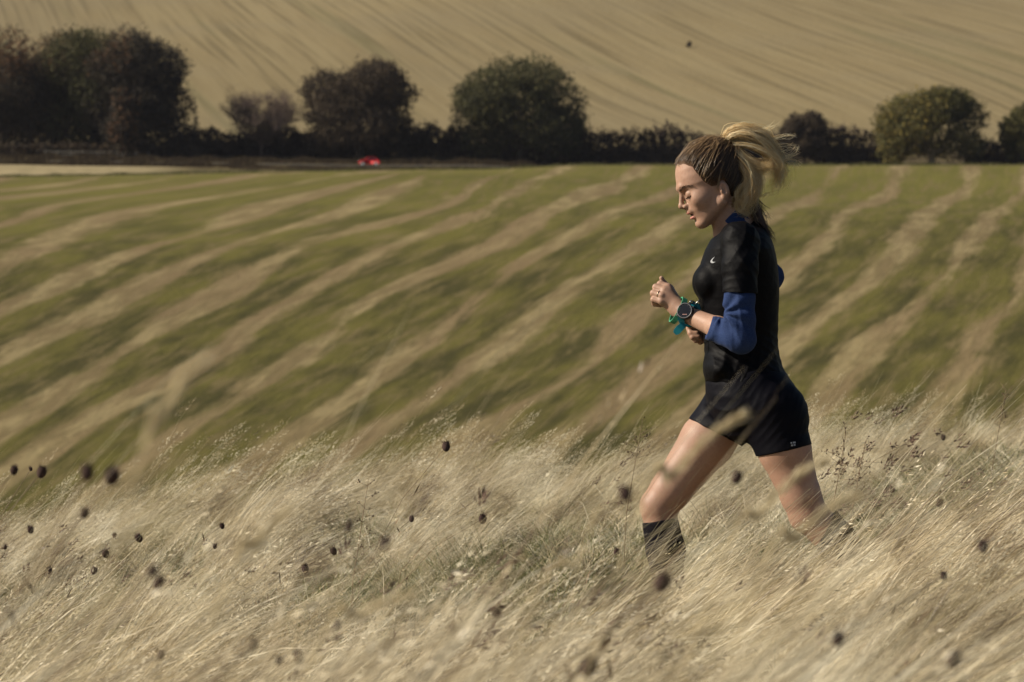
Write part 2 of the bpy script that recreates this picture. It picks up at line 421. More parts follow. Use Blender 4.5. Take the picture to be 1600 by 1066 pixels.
def limbs(mb, w, h, seed, n=9, r0=0.35, twigs=0):
    r = random.Random(seed)
    mb.tube([(0, 0, -0.5), (0.1, 0, h * 0.15), (-0.1, 0.1, h * 0.35), (0.1, 0, h * 0.6)], [r0 * 1.3, r0, r0 * 0.7, r0 * 0.3], 7)
    for i in range(n):
        a = r.uniform(0, 6.28); z0 = h * r.uniform(0.12, 0.5); L = w * r.uniform(0.25, 0.42); up = h * r.uniform(0.15, 0.4)
        p0 = Vector((0, 0, z0)); p1 = Vector((math.cos(a) * L * 0.5, math.sin(a) * L * 0.5, z0 + up * 0.6)); p2 = Vector((math.cos(a) * L, math.sin(a) * L, z0 + up))
        mb.tube([p0, p1, p2], [r0 * 0.45, r0 * 0.28, r0 * 0.08], 5, False)
        for k in range(twigs):
            t_ = r.uniform(0.3, 1); q = p0.lerp(p2, t_) if t_ < .5 else p1.lerp(p2, t_)
            d = Vector((r.gauss(0, 1), r.gauss(0, 1), abs(r.gauss(0.9, .6)))).normalized() * w * r.uniform(0.1, 0.22)
            m = q + d * 0.5 + Vector((r.gauss(0, .1), 0, .1))
            mb.tube([q, m, q + d], [0.06, 0.04, 0.012], 3, False)
            for j in range(4):
                e = m + (d * r.uniform(0, .5)); g = Vector((r.gauss(0, 1), r.gauss(0, 1), abs(r.gauss(.8, .6)))).normalized() * w * 0.09
                mb.tube([e, e + g], [0.035, 0.01], 3, False)

M_dark = leafy('dark_autumn_leaves', (0.024, 0.020, 0.018), (0.076, 0.063, 0.041), (0.169, 0.084, 0.041))
M_brown = leafy('brown_leaves', (0.032, 0.024, 0.019), (0.105, 0.078, 0.049), (0.176, 0.108, 0.047))
M_olive = leafy('olive_leaves', (0.035, 0.035, 0.018), (0.119, 0.113, 0.049), (0.189, 0.149, 0.054))
M_yel = leafy('yellow_green_leaves', (0.046, 0.046, 0.018), (0.176, 0.155, 0.051), (0.351, 0.257, 0.061))
M_hedge = leafy('hedge_leaves', (0.030, 0.022, 0.020), (0.089, 0.065, 0.049), (0.162, 0.108, 0.061))

def tree(px, top, wpx, base, Y, mat, seed, label, n=9000, size=0.34, warm=None, bark=None, cat='tree', name='tree', basefrac=0.03, k=18, group='trees along the valley road', lean=0.0, extra=None):
    s = ppm(Y); x = (px - 800) / s * 1.0
    zt = at(px, top, Y)[2]; zb = float(land(x, Y)); h = zt - zb; w = wpx / s
    e = empty(name, (x, Y, zb), label, cat, group)
    mb = MB(); limbs(mb, w, h, seed, r0=0.025 * w + 0.1); mb.build('trunk', bark or M_bark, e)
    bl = crown_blobs(w, h, seed, k, basefrac, lean=lean)
    if extra: bl += [(a * w, 0, b * h, c_ * w, c_ * w, d_ * h) for a, b, c_, d_ in extra]
    leaf_cloud(bl, int(n * 2.3), size * 0.8, seed, 'crown', mat, e, warm)
    return e
TG = 'trees along the valley road'
topwarm = lambda f: (lambda P: f * np.clip((P[:, 2] - 10) / 6, 0, 1))
tree(5, 52, 170, 238, 668, M_dark, 11, 'tall tree with rust red top at the left edge of the photo', warm=lambda P: 0.65 * np.clip((P[:, 2] - 12) / 5, 0, 1) + 0.05, group=TG)
tree(85, 50, 190, 238, 674, M_brown, 12, 'rusty topped tree second from the left edge, crown merged with its neighbours', warm=lambda P: 0.5 * np.clip((P[:, 2] - 13) / 5, 0, 1) + 0.03, group=TG)
tree(150, 52, 190, 238, 670, M_olive, 13, 'dull green tree between the rusty tree and the big dark round one', group=TG)
tree(212, 54, 172, 238, 664, M_dark, 14, 'big dark round tree closing the right end of the left clump', n=13000, warm=lambda P: 0.35 * np.clip((P[:, 2] - 14) / 4, 0, 1) * (P[:, 0] < 0), group=TG, k=20)
tree(198, 140, 62, 243, 655, M_dark, 15, 'small tree with yellow leaves in front of the left clump', n=3000, warm=lambda P: 0.30 + 0 * P[:, 0], group=TG, basefrac=0.05)
tree(562, 99, 182, 248, 662, M_brown, 16, 'dark brown domed tree above the red car', n=15000, group=TG, k=26, extra=[(0.36, .25, .14, .2), (-.3, .2, .18, .2)])
tree(812, 98, 200, 256, 662, M_olive, 17, 'broad rounded olive green tree right of the red car', n=17000, group=TG, k=24, basefrac=0.03, warm=lambda P: 0.03 + 0 * P[:, 0], extra=[(-.3, .25, .19, .25), (.3, .3, .18, .25)])
tree(1256, 176, 76, 262, 664, M_brown, 18, 'small dark upright tree just right of the blowing ponytail', n=5000, group=TG, basefrac=0.05)
tree(1455, 142, 172, 262, 662, M_yel, 47, 'yellow green tree with a pale trunk near the right edge', n=13000, warm=lambda P: 0.16 * (P[:, 0] < 2) + 0.02, bark=M_palebark, group=TG, k=28, basefrac=0.05, extra=[(0, .8, .24, .22), (-.36, .25, .14, .22), (.36, .25, .13, .2)])
tree(1598, 165, 76, 262, 660, M_yel, 20, 'yellowish tree cut off by the right edge of the photo', n=5000, group=TG)
# leafless tree
s = ppm(662); x = (408 - 800) / s; zb = float(land(x, 662)); h = at(408, 144, 662)[2] - zb
e = empty('bare_tree', (x, 662, zb), 'leafless pinkish brown tree between the left clump and the domed brown tree', 'tree', TG)
mb = MB(); limbs(mb, 140 / s, h * 0.98, 5, n=34, r0=0.2, twigs=22); mb.build('branches', simple('bare_twigs', (0.125, 0.092, 0.078), 0.9, 0.1, 0.2, 2), e)
leaf_cloud(crown_blobs(105 / s, h, 41, 12, 0.1), 1500, 0.16, 41, 'crown', leafy('withered_leaves', (0.07, 0.05, 0.04), (0.12, 0.088, 0.07)), e)

def hedge(px0, px1, tops, Y, mat, seed, label, n=5000, size=0.3, group='hedges along the valley road', depth=3.0, name='hedge', warm=None):
    s = ppm(Y); x0 = (px0 - 800) / s; x1 = (px1 - 800) / s; cx = (x0 + x1) / 2
    r = random.Random(seed); bl = []
    m = max(4, int((x1 - x0) / 1.8)); zb0 = float(land(cx, Y))
    for i in range(m + 1):
        u = i / m; x = x0 + (x1 - x0) * u; zb = float(land(x, Y)); top = float(np.interp(u, np.linspace(0, 1, len(tops)), tops))
        zt = at(800, top, Y)[2] + r.uniform(-0.5, 0.25); h = max(0.6, zt - zb)
        bl.append((x - cx, r.uniform(-.4, .4) * depth, zb - zb0 + h * 0.5, r.uniform(1.7, 2.6), depth * 0.5, h * 0.52))
        bl.append((x - cx + r.uniform(-.8, .8), r.uniform(-.4, .4) * depth, zb - zb0 + h * 0.22, 2.2, depth * 0.5, h * 0.3))
    e = empty(name, (cx, Y, zb0), label, 'hedge', group)
    mb = MB()
    for i in range(m + 1):
        b = bl[2 * i]; zt = b[2] + b[5] * 0.5
        for q in range(3):
            xx = b[0] + r.uniform(-.8, .8); mb.tube([(xx, 0, b[2] - b[5] - .1), (xx + r.uniform(-.3, .3), r.uniform(-.3, .3), zt)], [0.09, 0.03], 4, False)
    so = mb.build('stems', M_bark, e); so['kind'] = 'stuff'
    leaf_cloud(bl, int(n * 1.9), size, seed, 'foliage', mat, e, warm)
    return e
hedge(284, 482, [202, 200, 205, 205, 198, 205], 666, M_hedge, 31, 'low dark hedge under the leafless tree', n=6500)
hedge(470, 660, [206, 204, 203, 204], 668, M_brown, 40, 'low dark hedge behind the red car under the domed brown tree', n=6000)
hedge(705, 915, [206, 204, 203, 205], 668, M_hedge, 42, 'low dark hedge under the broad olive green tree', n=6000)
hedge(-30, 292, [85, 80, 84, 88, 82, 95, 150], 682, M_dark, 43, 'tall dark thicket filling the gaps of the left clump', n=16000, depth=5)
hedge(640, 722, [205, 192, 200, 196], 668, M_hedge, 32, 'short ragged dark hedge between the brown tree and the olive tree', n=3200)
hedge(895, 1112, [203, 202, 203, 200, 192, 200, 212], 666, M_hedge, 33, 'long dark clipped hedge left of the runner\'s head', n=8000)
hedge(1100, 1232, [212, 212, 208, 205], 667, M_hedge, 34, 'dark hedge behind the blowing ponytail', n=4500)
hedge(1288, 1392, [200, 196, 200, 205], 667, M_hedge, 35, 'purplish dark hedge left of the yellow green tree', n=4500)
hedge(1528, 1590, [215, 222, 210], 667, M_hedge, 36, 'low dark hedge between the last two trees on the right', n=2200)
hedge(-30, 300, [224, 222, 226, 224], 658, M_brown, 37, 'low brown undergrowth along the foot of the left clump', n=5200, warm=lambda P: 0.06 + 0 * P[:, 0])
hedge(1372, 1640, [1.5, 0, 2, 0, 1, -3], 1116, M_olive, 38, 'thin green hedge along the hilltop in the upper right corner', n=4200, size=0.5, group='hedges on the hill', depth=5)
hedge(1473-800+800-6, 1473+8, [-4, -6, -3], 1104, M_hedge, 39, 'single dark bush below the hilltop hedge', n=500, size=0.4, name='bush', group='hedges on the hill')
# road bank: brown rough herbage in front of the road (nobody could count it)
def herbage(name, x0, x1, y0, y1, n, hmin, hmax, mat, seed, width=0.07):
    r = np.random.default_rng(seed); x = r.uniform(x0, x1, n); y = r.uniform(y0, y1, n); z = land(x, y)
    h = r.uniform(hmin, hmax, n) * (0.6 + 0.8 * (0.5 + 0.5 * np.sin(x * 0.9) * np.sin(x * 0.23 + 1))); ln = r.normal(0.12, 0.15, n); wd = width * r.uniform(.5, 1.5, n)
    V = np.stack([np.stack([x - wd, y, z - .05], -1), np.stack([x + wd, y, z - .05], -1), np.stack([x + ln + wd * .4, y + ln, z + h], -1), np.stack([x + ln - wd * .4, y + ln, z + h], -1)], 1).reshape(-1, 3)
    me = mesh_np(name, V, np.arange(4 * n).reshape(-1, 4), False); attr(me, 'tint', r.random(n) ** 1.3, 'FACE')
    return tag(link(name, me, mat), 'rough brown and green herbage along the far edge of the striped field', 'rough grass', kind='stuff')
M_verge = leafy('verge_herbage', (0.05, 0.035, 0.022), (0.10, 0.068, 0.036), (0.20, 0.16, 0.08))
herbage('verge_grass', -48, 14, 627, 638, 14000, 0.15, 0.42, M_verge, 51)
herbage('verge_grass', -100, -44, 636, 638.5, 5000, 0.3, 0.8, M_verge, 54)
M_edge = leafy('field_edge_grass', (0.08, 0.08, 0.03), (0.15, 0.14, 0.05), (0.26, 0.22, 0.12))
herbage('field_edge_grass', -100, 95, 604, 612, 9000, 0.15, 0.45, M_edge, 52)
herbage('bank_grass', -110, 10, 649, 654, 12000, 0.35, 0.9, M_verge, 53)
# dark bush alone on the hill
gx, gy = ground_hit(1077, 74, 740, 1300); s = ppm(gy)
e = empty('bush', (gx, gy, float(land(gx, gy))), 'small round dark bush alone on the far stubble hillside', 'bush')
leaf_cloud([(0, 0, 0.75, 0.6, 0.6, 0.75), (-0.25, 0, 0.5, 0.5, 0.5, 0.55), (0.2, 0, 1.0, 0.4, .4, .5)], 900, 0.13, 61, 'foliage', M_hedge, e)
mb = MB(); mb.tube([(0, 0, -.2), (0, 0, 1)], [0.08, 0.03], 5); mb.build('stem', M_bark, e)
# pale post and rail fence at the foot of the left clump
e = empty('fence', ((150 - 800) / ppm(656), 656, float(land((150 - 800) / ppm(656), 656))), 'pale post and rail fence in front of the left clump of trees', 'fence')
M_post = simple('weathered_wood', (0.30, 0.28, 0.24), 0.9, 0.1, 0.2, 3)
z0 = e.location.z; x0 = e.location.x
for i in range(9):
    xx = -9 + i * 2.3; zz = float(land(x0 + xx, 656)) - z0
    mb = MB(); mb.box((xx, 0, zz + 0.6), (0.13, 0.13, 1.3)); mb.build('post', M_post, e, False)
for q in (0.55, 1.05):
    mb = MB()
    for i in range(8):
        xa = -9 + i * 2.3; za = float(land(x0 + xa, 656)) - z0; zb_ = float(land(x0 + xa + 2.3, 656)) - z0
        mb.tube([(xa, -.09, za + q), (xa + 2.3, -.09, zb_ + q)], 0.045, 4)
    mb.build('rail', M_post, e, False)

# ------------------------------------------------------------------ red car on the road
def build_car():
    Y = 643.5; x = (577.5 - 800) / ppm(Y); z = float(land(x, Y)) + 0.05
    e = empty('car', (x, Y, z), 'small bright red hatchback car with pale wheels on the valley road', 'car')
    red = NT('red_paint'); red = red.done(red.bsdf((0.52, 0.006, 0.012), 0.5, Specular_IOR_Level=0.25))
    glass = NT('car_glass'); glass = glass.done(glass.bsdf((0.012, 0.012, 0.016), 0.08, Specular_IOR_Level=0.6))
    rub = simple('tyre_rubber', (0.02, 0.02, 0.02), 0.9); rimm = simple('rim_metal', (0.75, 0.73, 0.68), 0.4, 0.5)
    lampm = simple('lamp_glass', (0.75, 0.74, 0.7), 0.2, 0.5); dark = simple('dark_trim', (0.025, 0.025, 0.027), 0.7)
    HW = 0.82
    def prof_mesh(name, prof, hw, taper, mat, parent, segs=3):
        # side outline (x,z) lofted across the width with the flanks tucked in
        n = len(prof); V = []; st = [(-1, .90), (-.93, .975), (-.75, 1), (0, 1.006), (.75, 1), (.93, .975), (1, .90)]
        cz = sum(p[1] for p in prof) / n; cx = sum(p[0] for p in prof) / n
        for q, sc in st:
            for (a, b) in prof:
                tw = 1 - taper * max(0, (b - 0.85) / 0.6)
                V.append((cx + (a - cx) * sc, q * hw * tw, cz + (b - cz) * (sc if b > cz else 1)))
        F = []
        for i in range(len(st) - 1):
            for k in range(n): F.append((i * n + k, i * n + (k + 1) % n, (i + 1) * n + (k + 1) % n, (i + 1) * n + k))
        F.append(tuple(range(n))); F.append(tuple((len(st) - 1) * n + k for k in range(n))[::-1])
        return link(name, mesh_np(name, V, F, True), mat, parent)
    def arch(cx, r=0.36, a0=0.18, m=8):
        return [(cx + r * math.cos(math.pi - math.pi * k / m), 0.30 + r * math.sin(math.pi * k / m)) for k in range(m + 1)]
    low = [(-1.82, 0.32), (-1.84, 0.55), (-1.76, 0.74), (-1.50, 0.84), (-1.05, 0.92), (-0.6, 0.94), (0.9, 0.97), (1.45, 0.98), (1.76, 0.93), (1.84, 0.72), (1.83, 0.34), (1.60, 0.24)]
    low += [(a, b) for a, b in arch(1.18)][::-1]
    low += [(0.7, 0.22), (-0.7, 0.22)] + [(a, b) for a, b in arch(-1.18)][::-1] + [(-1.62, 0.24)]
    body = prof_mesh('body', low, HW, 0.0, red, e)
    roof = prof_mesh('roof', [(-0.98, 0.93), (-0.42, 1.36), (-0.2, 1.41), (0.75, 1.42), (1.15, 1.36), (1.55, 0.96)], HW * 0.93, 0.22, red, e)
    for s_ in (-1, 1):
        for (nm, q) in (('side_window', [(-0.80, .985), (-0.36, 1.31), (0.12, 1.345), (0.12, .985)]), ('side_window', [(0.20, .985), (0.20, 1.345), (0.78, 1.345), (1.08, 1.27), (1.30, .985)])):
            V = []
            for off in (0.004, 0.03):
                for (a, b) in q:
                    tw = 1 - .22 * max(0, (b - 0.85) / 0.6); V.append((a, s_ * (HW * 0.93 * tw * 0.985 + off), b))
            n = len(q); F = [tuple(range(n)), tuple(range(n, 2 * n))[::-1]] + [(k, (k + 1) % n, n + (k + 1) % n, n + k) for k in range(n)]
            link(nm, mesh_np(nm, V, F, False), glass, e)
        mb = MB(); mb.box((-0.72, s_ * (HW + .07), 1.0), (0.12, 0.16, 0.11)); mb.build('wing_mirror', red, e)
        mb = MB(); mb.box((0.05, s_ * (HW + .004), .84), (0.16, 0.03, 0.03)); mb.build('door_handle', dark, e)
        mb = MB(); mb.lathe([(0.001, -.02), (.10, -.02), (.12, .02), (.10, .06), (.001, .08)], (-1.70, s_ * .58, .68), 'z', 14); mb.build('headlight', lampm, e)
        mb = MB(); mb.box((1.80, s_ * .66, .78), (0.09, 0.14, .2)); mb.build('tail_light', simple('tail_lens', (0.35, 0.01, 0.01), .3), e)
        for wx in (-1.18, 1.18):
            mb = MB(); mb.lathe([(.20, -.10), (.29, -.10), (.315, -.07), (.315, .07), (.29, .10), (.20, .10), (.20, -.10)], (0, 0, 0), 'y', 22)
            wh = mb.build('wheel', rub, e, True, (wx, s_ * (HW - .11), .315))
            mb = MB(); mb.lathe([(.001, s_ * .115), (.07, s_ * .12), (.09, s_ * .10), (.20, s_ * .10), (.25, s_ * .118), (.275, s_ * .112), (.2, s_ * .0)], (0, 0, 0), 'y', 22); mb.build('rim', rimm, wh)
    mb = MB(); mb.add([(-1.02, -.6, .955), (-1.02, .6, .955), (-.47, .52, 1.35), (-.47, -.52, 1.35)], [(0, 1, 2, 3)]); mb.add([(-1.05, -.6, .95), (-1.05, .6, .95), (-.49, .52, 1.36), (-.49, -.52, 1.36)], [(0, 3, 2, 1)]); mb.build('windscreen', glass, e, False)
    mb = MB(); mb.box((-1.84, 0, .42), (.08, 1.3, .14)); mb.build('bumper', dark, e)
    mb = MB(); mb.box((1.84, 0, .42), (.08, 1.3, .14)); mb.build('bumper', dark, e)
build_car()

# ------------------------------------------------------------------ thin haze over the valley
bm_v = [(x_, y_, z_) for z_ in (-30.0, 75.0) for y_ in (-420.0, 6100.0) for x_ in (-1600.0, 1600.0)]
hz_o = link('haze', mesh_np('haze', bm_v, [(0, 2, 3, 1), (4, 5, 7, 6), (0, 1, 5, 4), (1, 3, 7, 5), (3, 2, 6, 7), (2, 0, 4, 6)], False))
t = NT('haze'); pv = t.n('ShaderNodeVolumePrincipled'); pv.inputs['Color'].default_value = (0.80, 0.82, 0.95, 1); pv.inputs['Density'].default_value = 0.000025
t.t.links.new(pv.outputs[0], t.out.inputs['Volume']); hz_o.data.materials.append(t.m); hz_o['kind'] = 'stuff'; hz_o['label'] = 'thin pale haze over the valley'; hz_o['category'] = 'haze'
SC.cycles.volume_bounces = 0

# ------------------------------------------------------------------ grass tufts
def blade_set(seed, n, Lm, Ls, th0, th1, wid, spread, seg=6, heads=0.25, az=0.45, headlen=0.11, hw=1.0):
    """one tuft: tapering curved blades bent over by wind from the left; returns verts, quads, tint"""
    r = np.random.default_rng(seed); V = []; F = []; T = []; nv = 0
    for i in range(n):
        a0 = r.uniform(0, 6.283); rr = spread * math.sqrt(r.random()); L = max(0.06, r.normal(Lm, Ls))
        x, y, z = math.cos(a0) * rr, math.sin(a0) * rr, -0.02
        A = r.normal(0, az); t0 = R(r.normal(th0, 12)); t1 = R(r.normal(th1, 14))
        tint = r.random(); w0 = wid * r.uniform(0.6, 1.3)
        if r.random() < 0.07: w0 *= 2.2; tint = r.uniform(.8, 1.1)
        side = np.array([r.normal(), r.normal(), r.normal() * .3]); side /= np.linalg.norm(side)
        pts = []; dirs = []
        for k in range(seg + 1):
            s = k / seg; th = t0 + (t1 - t0) * s ** 1.15
            d = np.array([math.sin(th) * math.cos(A), math.sin(th) * math.sin(A), math.cos(th)])
            pts.append((x, y, z)); dirs.append(d); x += d[0] * L / seg; y += d[1] * L / seg; z += d[2] * L / seg
        for k in range(seg + 1):
            w_ = w0 * (1 - (k / seg) ** 1.6 * 0.85); sd = np.cross(dirs[k], side); sd /= (np.linalg.norm(sd) + 1e-6)
            p_ = np.array(pts[k]); V += [p_ - sd * w_ / 2, p_ + sd * w_ / 2]
        for k in range(seg): F.append((nv + 2 * k, nv + 2 * k + 1, nv + 2 * k + 3, nv + 2 * k + 2)); T.append(tint)
        nv += 2 * (seg + 1)
        if r.random() < heads:
            tipd = dirs[-1]; H = headlen * r.uniform(.7, 1.3); m = 13; tint2 = r.random() * 0.5 + 0.5
            for q in range(m):
                u = q / m; base = np.array(pts[-1]) - tipd * H * (1 - u) ; rad = 0.009 * math.sin(math.pi * min(1, u + .12)) + 0.002
                o = r.normal(size=3); o -= tipd * o.dot(tipd); o /= np.linalg.norm(o) + 1e-6
                c0 = base + o * rad; d = tipd + o * 0.55; d /= np.linalg.norm(d); sd = np.cross(d, r.normal(size=3)); sd /= np.linalg.norm(sd) + 1e-6
                l = 0.009 * r.uniform(.7, 1.4) * hw ** .5; w_ = 0.0016 * hw
                V += [c0 - d * l * .5, c0 - sd * w_, c0 + d * l, c0 + sd * w_]; F.append((nv, nv + 1, nv + 2, nv + 3)); T.append(tint2); nv += 4
    return np.array(V), np.array(F), np.array(T)
def grass_mat(name, lo, mid_, hi, patch, trans=0.35):
    t = NT(name)
    oi = t.n('ShaderNodeObjectInfo').outputs['Random']
    f = t.math('ADD', t.math('MULTIPLY', t.attr('tint'), 0.55), t.math('MULTIPLY', oi, 0.45))
    f = t.math('ADD', f, t.math('MULTIPLY', t.math('SUBTRACT', t.noise(t.n('ShaderNodeVectorMath', _operation='MULTIPLY', I0=t.pos(), I1=(1.0, 0.25, 1.2)), 4.5, 3), 0.51), 2.9), True)
    c = t.ramp(f, [(0.0, lo), (0.35, mid_), (1.0, hi)])
    c = t.mix(t.smooth(t.noise(t.pos(), 1.6, 3), 0.52, 0.66, 0, 0.5), c, patch)
    d = t.bsdf(c, 0.45, Specular_IOR_Level=0.4)
    tr = t.n('ShaderNodeBsdfTranslucent', Color=c); mx = t.n('ShaderNodeMixShader'); mx.inputs[0].default_value = trans
    t.t.links.new(d.outputs[0], mx.inputs[1]); t.t.links.new(tr.outputs[0], mx.inputs[2]); return t.done(mx)
M_dry = grass_mat('dry_grass', (0.095, 0.062, 0.046), (0.56, 0.455, 0.275), (0.98, 0.90, 0.69), (0.41, 0.365, 0.185), 0.38)
M_green = grass_mat('green_grass', (0.05, 0.06, 0.018), (0.10, 0.12, 0.035), (0.24, 0.24, 0.09), (0.09, 0.11, 0.03))
def scatter(name, protos, pts, rotz, tilt, scl, idx, mat, label, cat):
    """one object of uncountable grass: geometry nodes set the tufts on its points"""
    col = bpy.data.collections.new(name + '_tufts')
    for k, (V, F, T) in enumerate(protos):
        me = mesh_np('%s_tuft' % name, V, F, True); attr(me, 'tint', T, 'FACE'); me.materials.append(mat)
        o = bpy.data.objects.new('%s_tuft_%02d' % (name, k), me); col.objects.link(o)
    me = bpy.data.meshes.new(name); me.vertices.add(len(pts)); me.vertices.foreach_set('co', np.asarray(pts, np.float32).ravel())
    rot = np.zeros((len(pts), 3), np.float32); rot[:, 0] = tilt[:, 0]; rot[:, 1] = tilt[:, 1]; rot[:, 2] = rotz
    a = me.attributes.new('rot', 'FLOAT_VECTOR', 'POINT'); a.data.foreach_set('vector', rot.ravel())
    attr(me, 'scl', scl); a = me.attributes.new('pick', 'INT', 'POINT'); a.data.foreach_set('value', idx.astype(np.int32))
    me.update(); o = link(name, me, mat); tag(o, label, cat, kind='stuff')
    g = bpy.data.node_groups.new(name, 'GeometryNodeTree')
    g.interface.new_socket('Geometry', in_out='INPUT', socket_type='NodeSocketGeometry'); g.interface.new_socket('Geometry', in_out='OUTPUT', socket_type='NodeSocketGeometry')
    gi = g.nodes.new('NodeGroupInput'); go = g.nodes.new('NodeGroupOutput'); ip = g.nodes.new('GeometryNodeInstanceOnPoints')
    ci = g.nodes.new('GeometryNodeCollectionInfo'); ci.inputs[0].default_value = col; ci.inputs['Separate Children'].default_value = True; ci.inputs['Reset Children'].default_value = True
    def na(nm, ty):
        n_ = g.nodes.new('GeometryNodeInputNamedAttribute'); n_.data_type = ty; n_.inputs[0].default_value = nm; return n_.outputs[0]
    g.links.new(gi.outputs[0], ip.inputs['Points']); g.links.new(ci.outputs[0], ip.inputs['Instance']); ip.inputs['Pick Instance'].default_value = True
    g.links.new(na('pick', 'INT'), ip.inputs['Instance Index']); g.links.new(na('rot', 'FLOAT_VECTOR'), ip.inputs['Rotation']); g.links.new(na('scl', 'FLOAT'), ip.inputs['Scale'])
    g.links.new(ip.outputs[0], go.inputs[0])
    md = o.modifiers.new('grass', 'NODES'); md.node_group = g
    return o
def vnoise(x, y, s, seed):
    r = np.random.default_rng(seed); G = r.random((64, 64)); u = x * s + 31.3; v = y * s + 17.7
    i = np.floor(u).astype(int); j = np.floor(v).astype(int); fu = u - i; fv = v - j; fu = fu * fu * (3 - 2 * fu); fv = fv * fv * (3 - 2 * fv)
    g = lambda a, b: G[a % 64, b % 64]
    return (g(i, j) * (1 - fu) + g(i + 1, j) * fu) * (1 - fv) + (g(i, j + 1) * (1 - fu) + g(i + 1, j + 1) * fu) * fv
def wedge_pts(y0, y1, dens, margin, seed):
    r = np.random.default_rng(seed); W = 0.14 * y1 + margin; n = int(dens * (y1 - y0) * 2 * W)
    x = r.uniform(-W, W, n); y = r.uniform(y0, y1, n); k = np.abs(x) < 0.14 * y + margin
    return x[k], y[k]
# spots where the long grass thins and the turf shows, as (photo x, photo y, radius m)
GAPS = []
for (px, py, rr) in [(835, 880, .46), (1560, 790, .62), (1480, 760, .35), (1240, 880, .28), (900, 900, .3), (470, 960, .3), (200, 905, .22), (1000, 700, .25), (660, 905, .22), (520, 850, .2), (1500, 730, .3), (980, 850, .25)]:
    gx, gy = ground_hit(px, py + 22, 3, 20); GAPS.append((gx, gy, rr * 1.25))
def gap(x, y):
    g = np.zeros_like(x)
    for (a, b, rr) in GAPS: g = np.maximum(g, np.exp(-(((x - a) / rr) ** 2 + ((y - b + .35) / (rr * 4.2)) ** 2)) * (y > 5.2))
    return g
# long dry grass
protos = [blade_set(100 + k, 130, 0.56, 0.11, 44, 76, 0.0017, 0.032, heads=0.04, az=0.15) for k in range(6)]          # wind-combed locks
protos += [blade_set(120 + k, 70, 0.36, 0.10, 36, 92, 0.0019, 0.07, heads=0.02, az=0.6) for k in range(4)]               # looser tussocks
protos += [blade_set(140 + k, 44, 0.60, 0.08, 30, 66, 0.0014, 0.04, heads=0.45, az=0.22, headlen=0.12) for k in range(4)]    # flowering stalks
protos += [blade_set(160 + k, 60, 0.17, 0.05, 20, 95, 0.0024, 0.11, seg=4, heads=0.0, az=2.5) for k in range(3)]            # low thatch
x1, y1_ = wedge_pts(6.0, 24.0, 33, 0.9, 1); x2, y2_ = wedge_pts(1.9, 6.0, 21, 0.6, 2)
x5, y5 = wedge_pts(2.4, 4.8, 9, 0.3, 6)
x = np.concatenate([x1, x2, x5]); y = np.concatenate([y1_, y2_, y5])
r = np.random.default_rng(5); n = len(x)
g = gap(x, y); hollow = vnoise(x * 1.3 - y * 0.2, y * 0.22, 2.2, 44)
keep = r.random(n) > np.maximum(g * 0.95, 0.96 * (1 - sstep(hollow, .33, .47))); x = x[keep]; y = y[keep]; g = g[keep]; n = len(x)
pt = vnoise(x, y, 1.3, 3) ; hz = vnoise(x * 1.2, y * .3, 2.4, 8)
idx = np.where(r.random(n) < 0.25 * (pt > 0.5) + 0.05, r.integers(10, 14, n), np.where(r.random(n) < 0.28, r.integers(6, 10, n), r.integers(0, 6, n)))
scl = (0.42 + 0.66 * hz) * r.uniform(0.8, 1.2, n) * (1 - 0.45 * g)
top = (-0.142 * y - land(x, y)) / 0.37 * r.uniform(0.62, 1.03, n)          # grass close by grows knee high
scl = np.where(y < 5.4, np.where(y < 2.5, 0.5, np.clip(top, 0.4, 1.3)), scl)
idx = np.where((y < 5.4), r.integers(0, 10, n), idx)
rot = r.normal(0, 0.16, n) + (vnoise(x, y, 1.0, 12) - .5) * 1.5 + 0.08
pts = np.stack([x, y, land(x, y)], -1)
# extra locks standing in front of the runner's trailing shin and foot
xx = np.concatenate([r.uniform(0.55, 1.15, 90), r.uniform(0.02, 0.5, 50)]); yy = np.concatenate([r.uniform(8.7, 9.7, 90), r.uniform(8.7, 9.7, 50)])
pts = np.concatenate([pts, np.stack([xx, yy, land(xx, yy)], -1)]); rot = np.concatenate([rot, r.normal(0, .2, 140)]); scl = np.concatenate([scl, np.concatenate([r.uniform(.85, 1.25, 90), r.uniform(.75, 1.05, 50)])]); idx = np.concatenate([idx, r.integers(0, 6, 140)])
x3, y3 = wedge_pts(2.5, 22.0, 16, 0.7, 9); r3 = np.random.default_rng(10); m3 = len(x3)
pts = np.concatenate([pts, np.stack([x3, y3, land(x3, y3)], -1)]); rot = np.concatenate([rot, r3.uniform(0, 6.28, m3)]); scl = np.concatenate([scl, r3.uniform(.7, 1.3, m3)]); idx = np.concatenate([idx, r3.integers(14, 17, m3)])
n = len(pts)
scatter('long_dry_grass', protos, pts, rot, np.stack([r.normal(0, .08, n), r.normal(0.02, .12, n)], -1), scl, idx, M_dry, 'long pale dry grass blown to the right all over the near slope', 'grass')
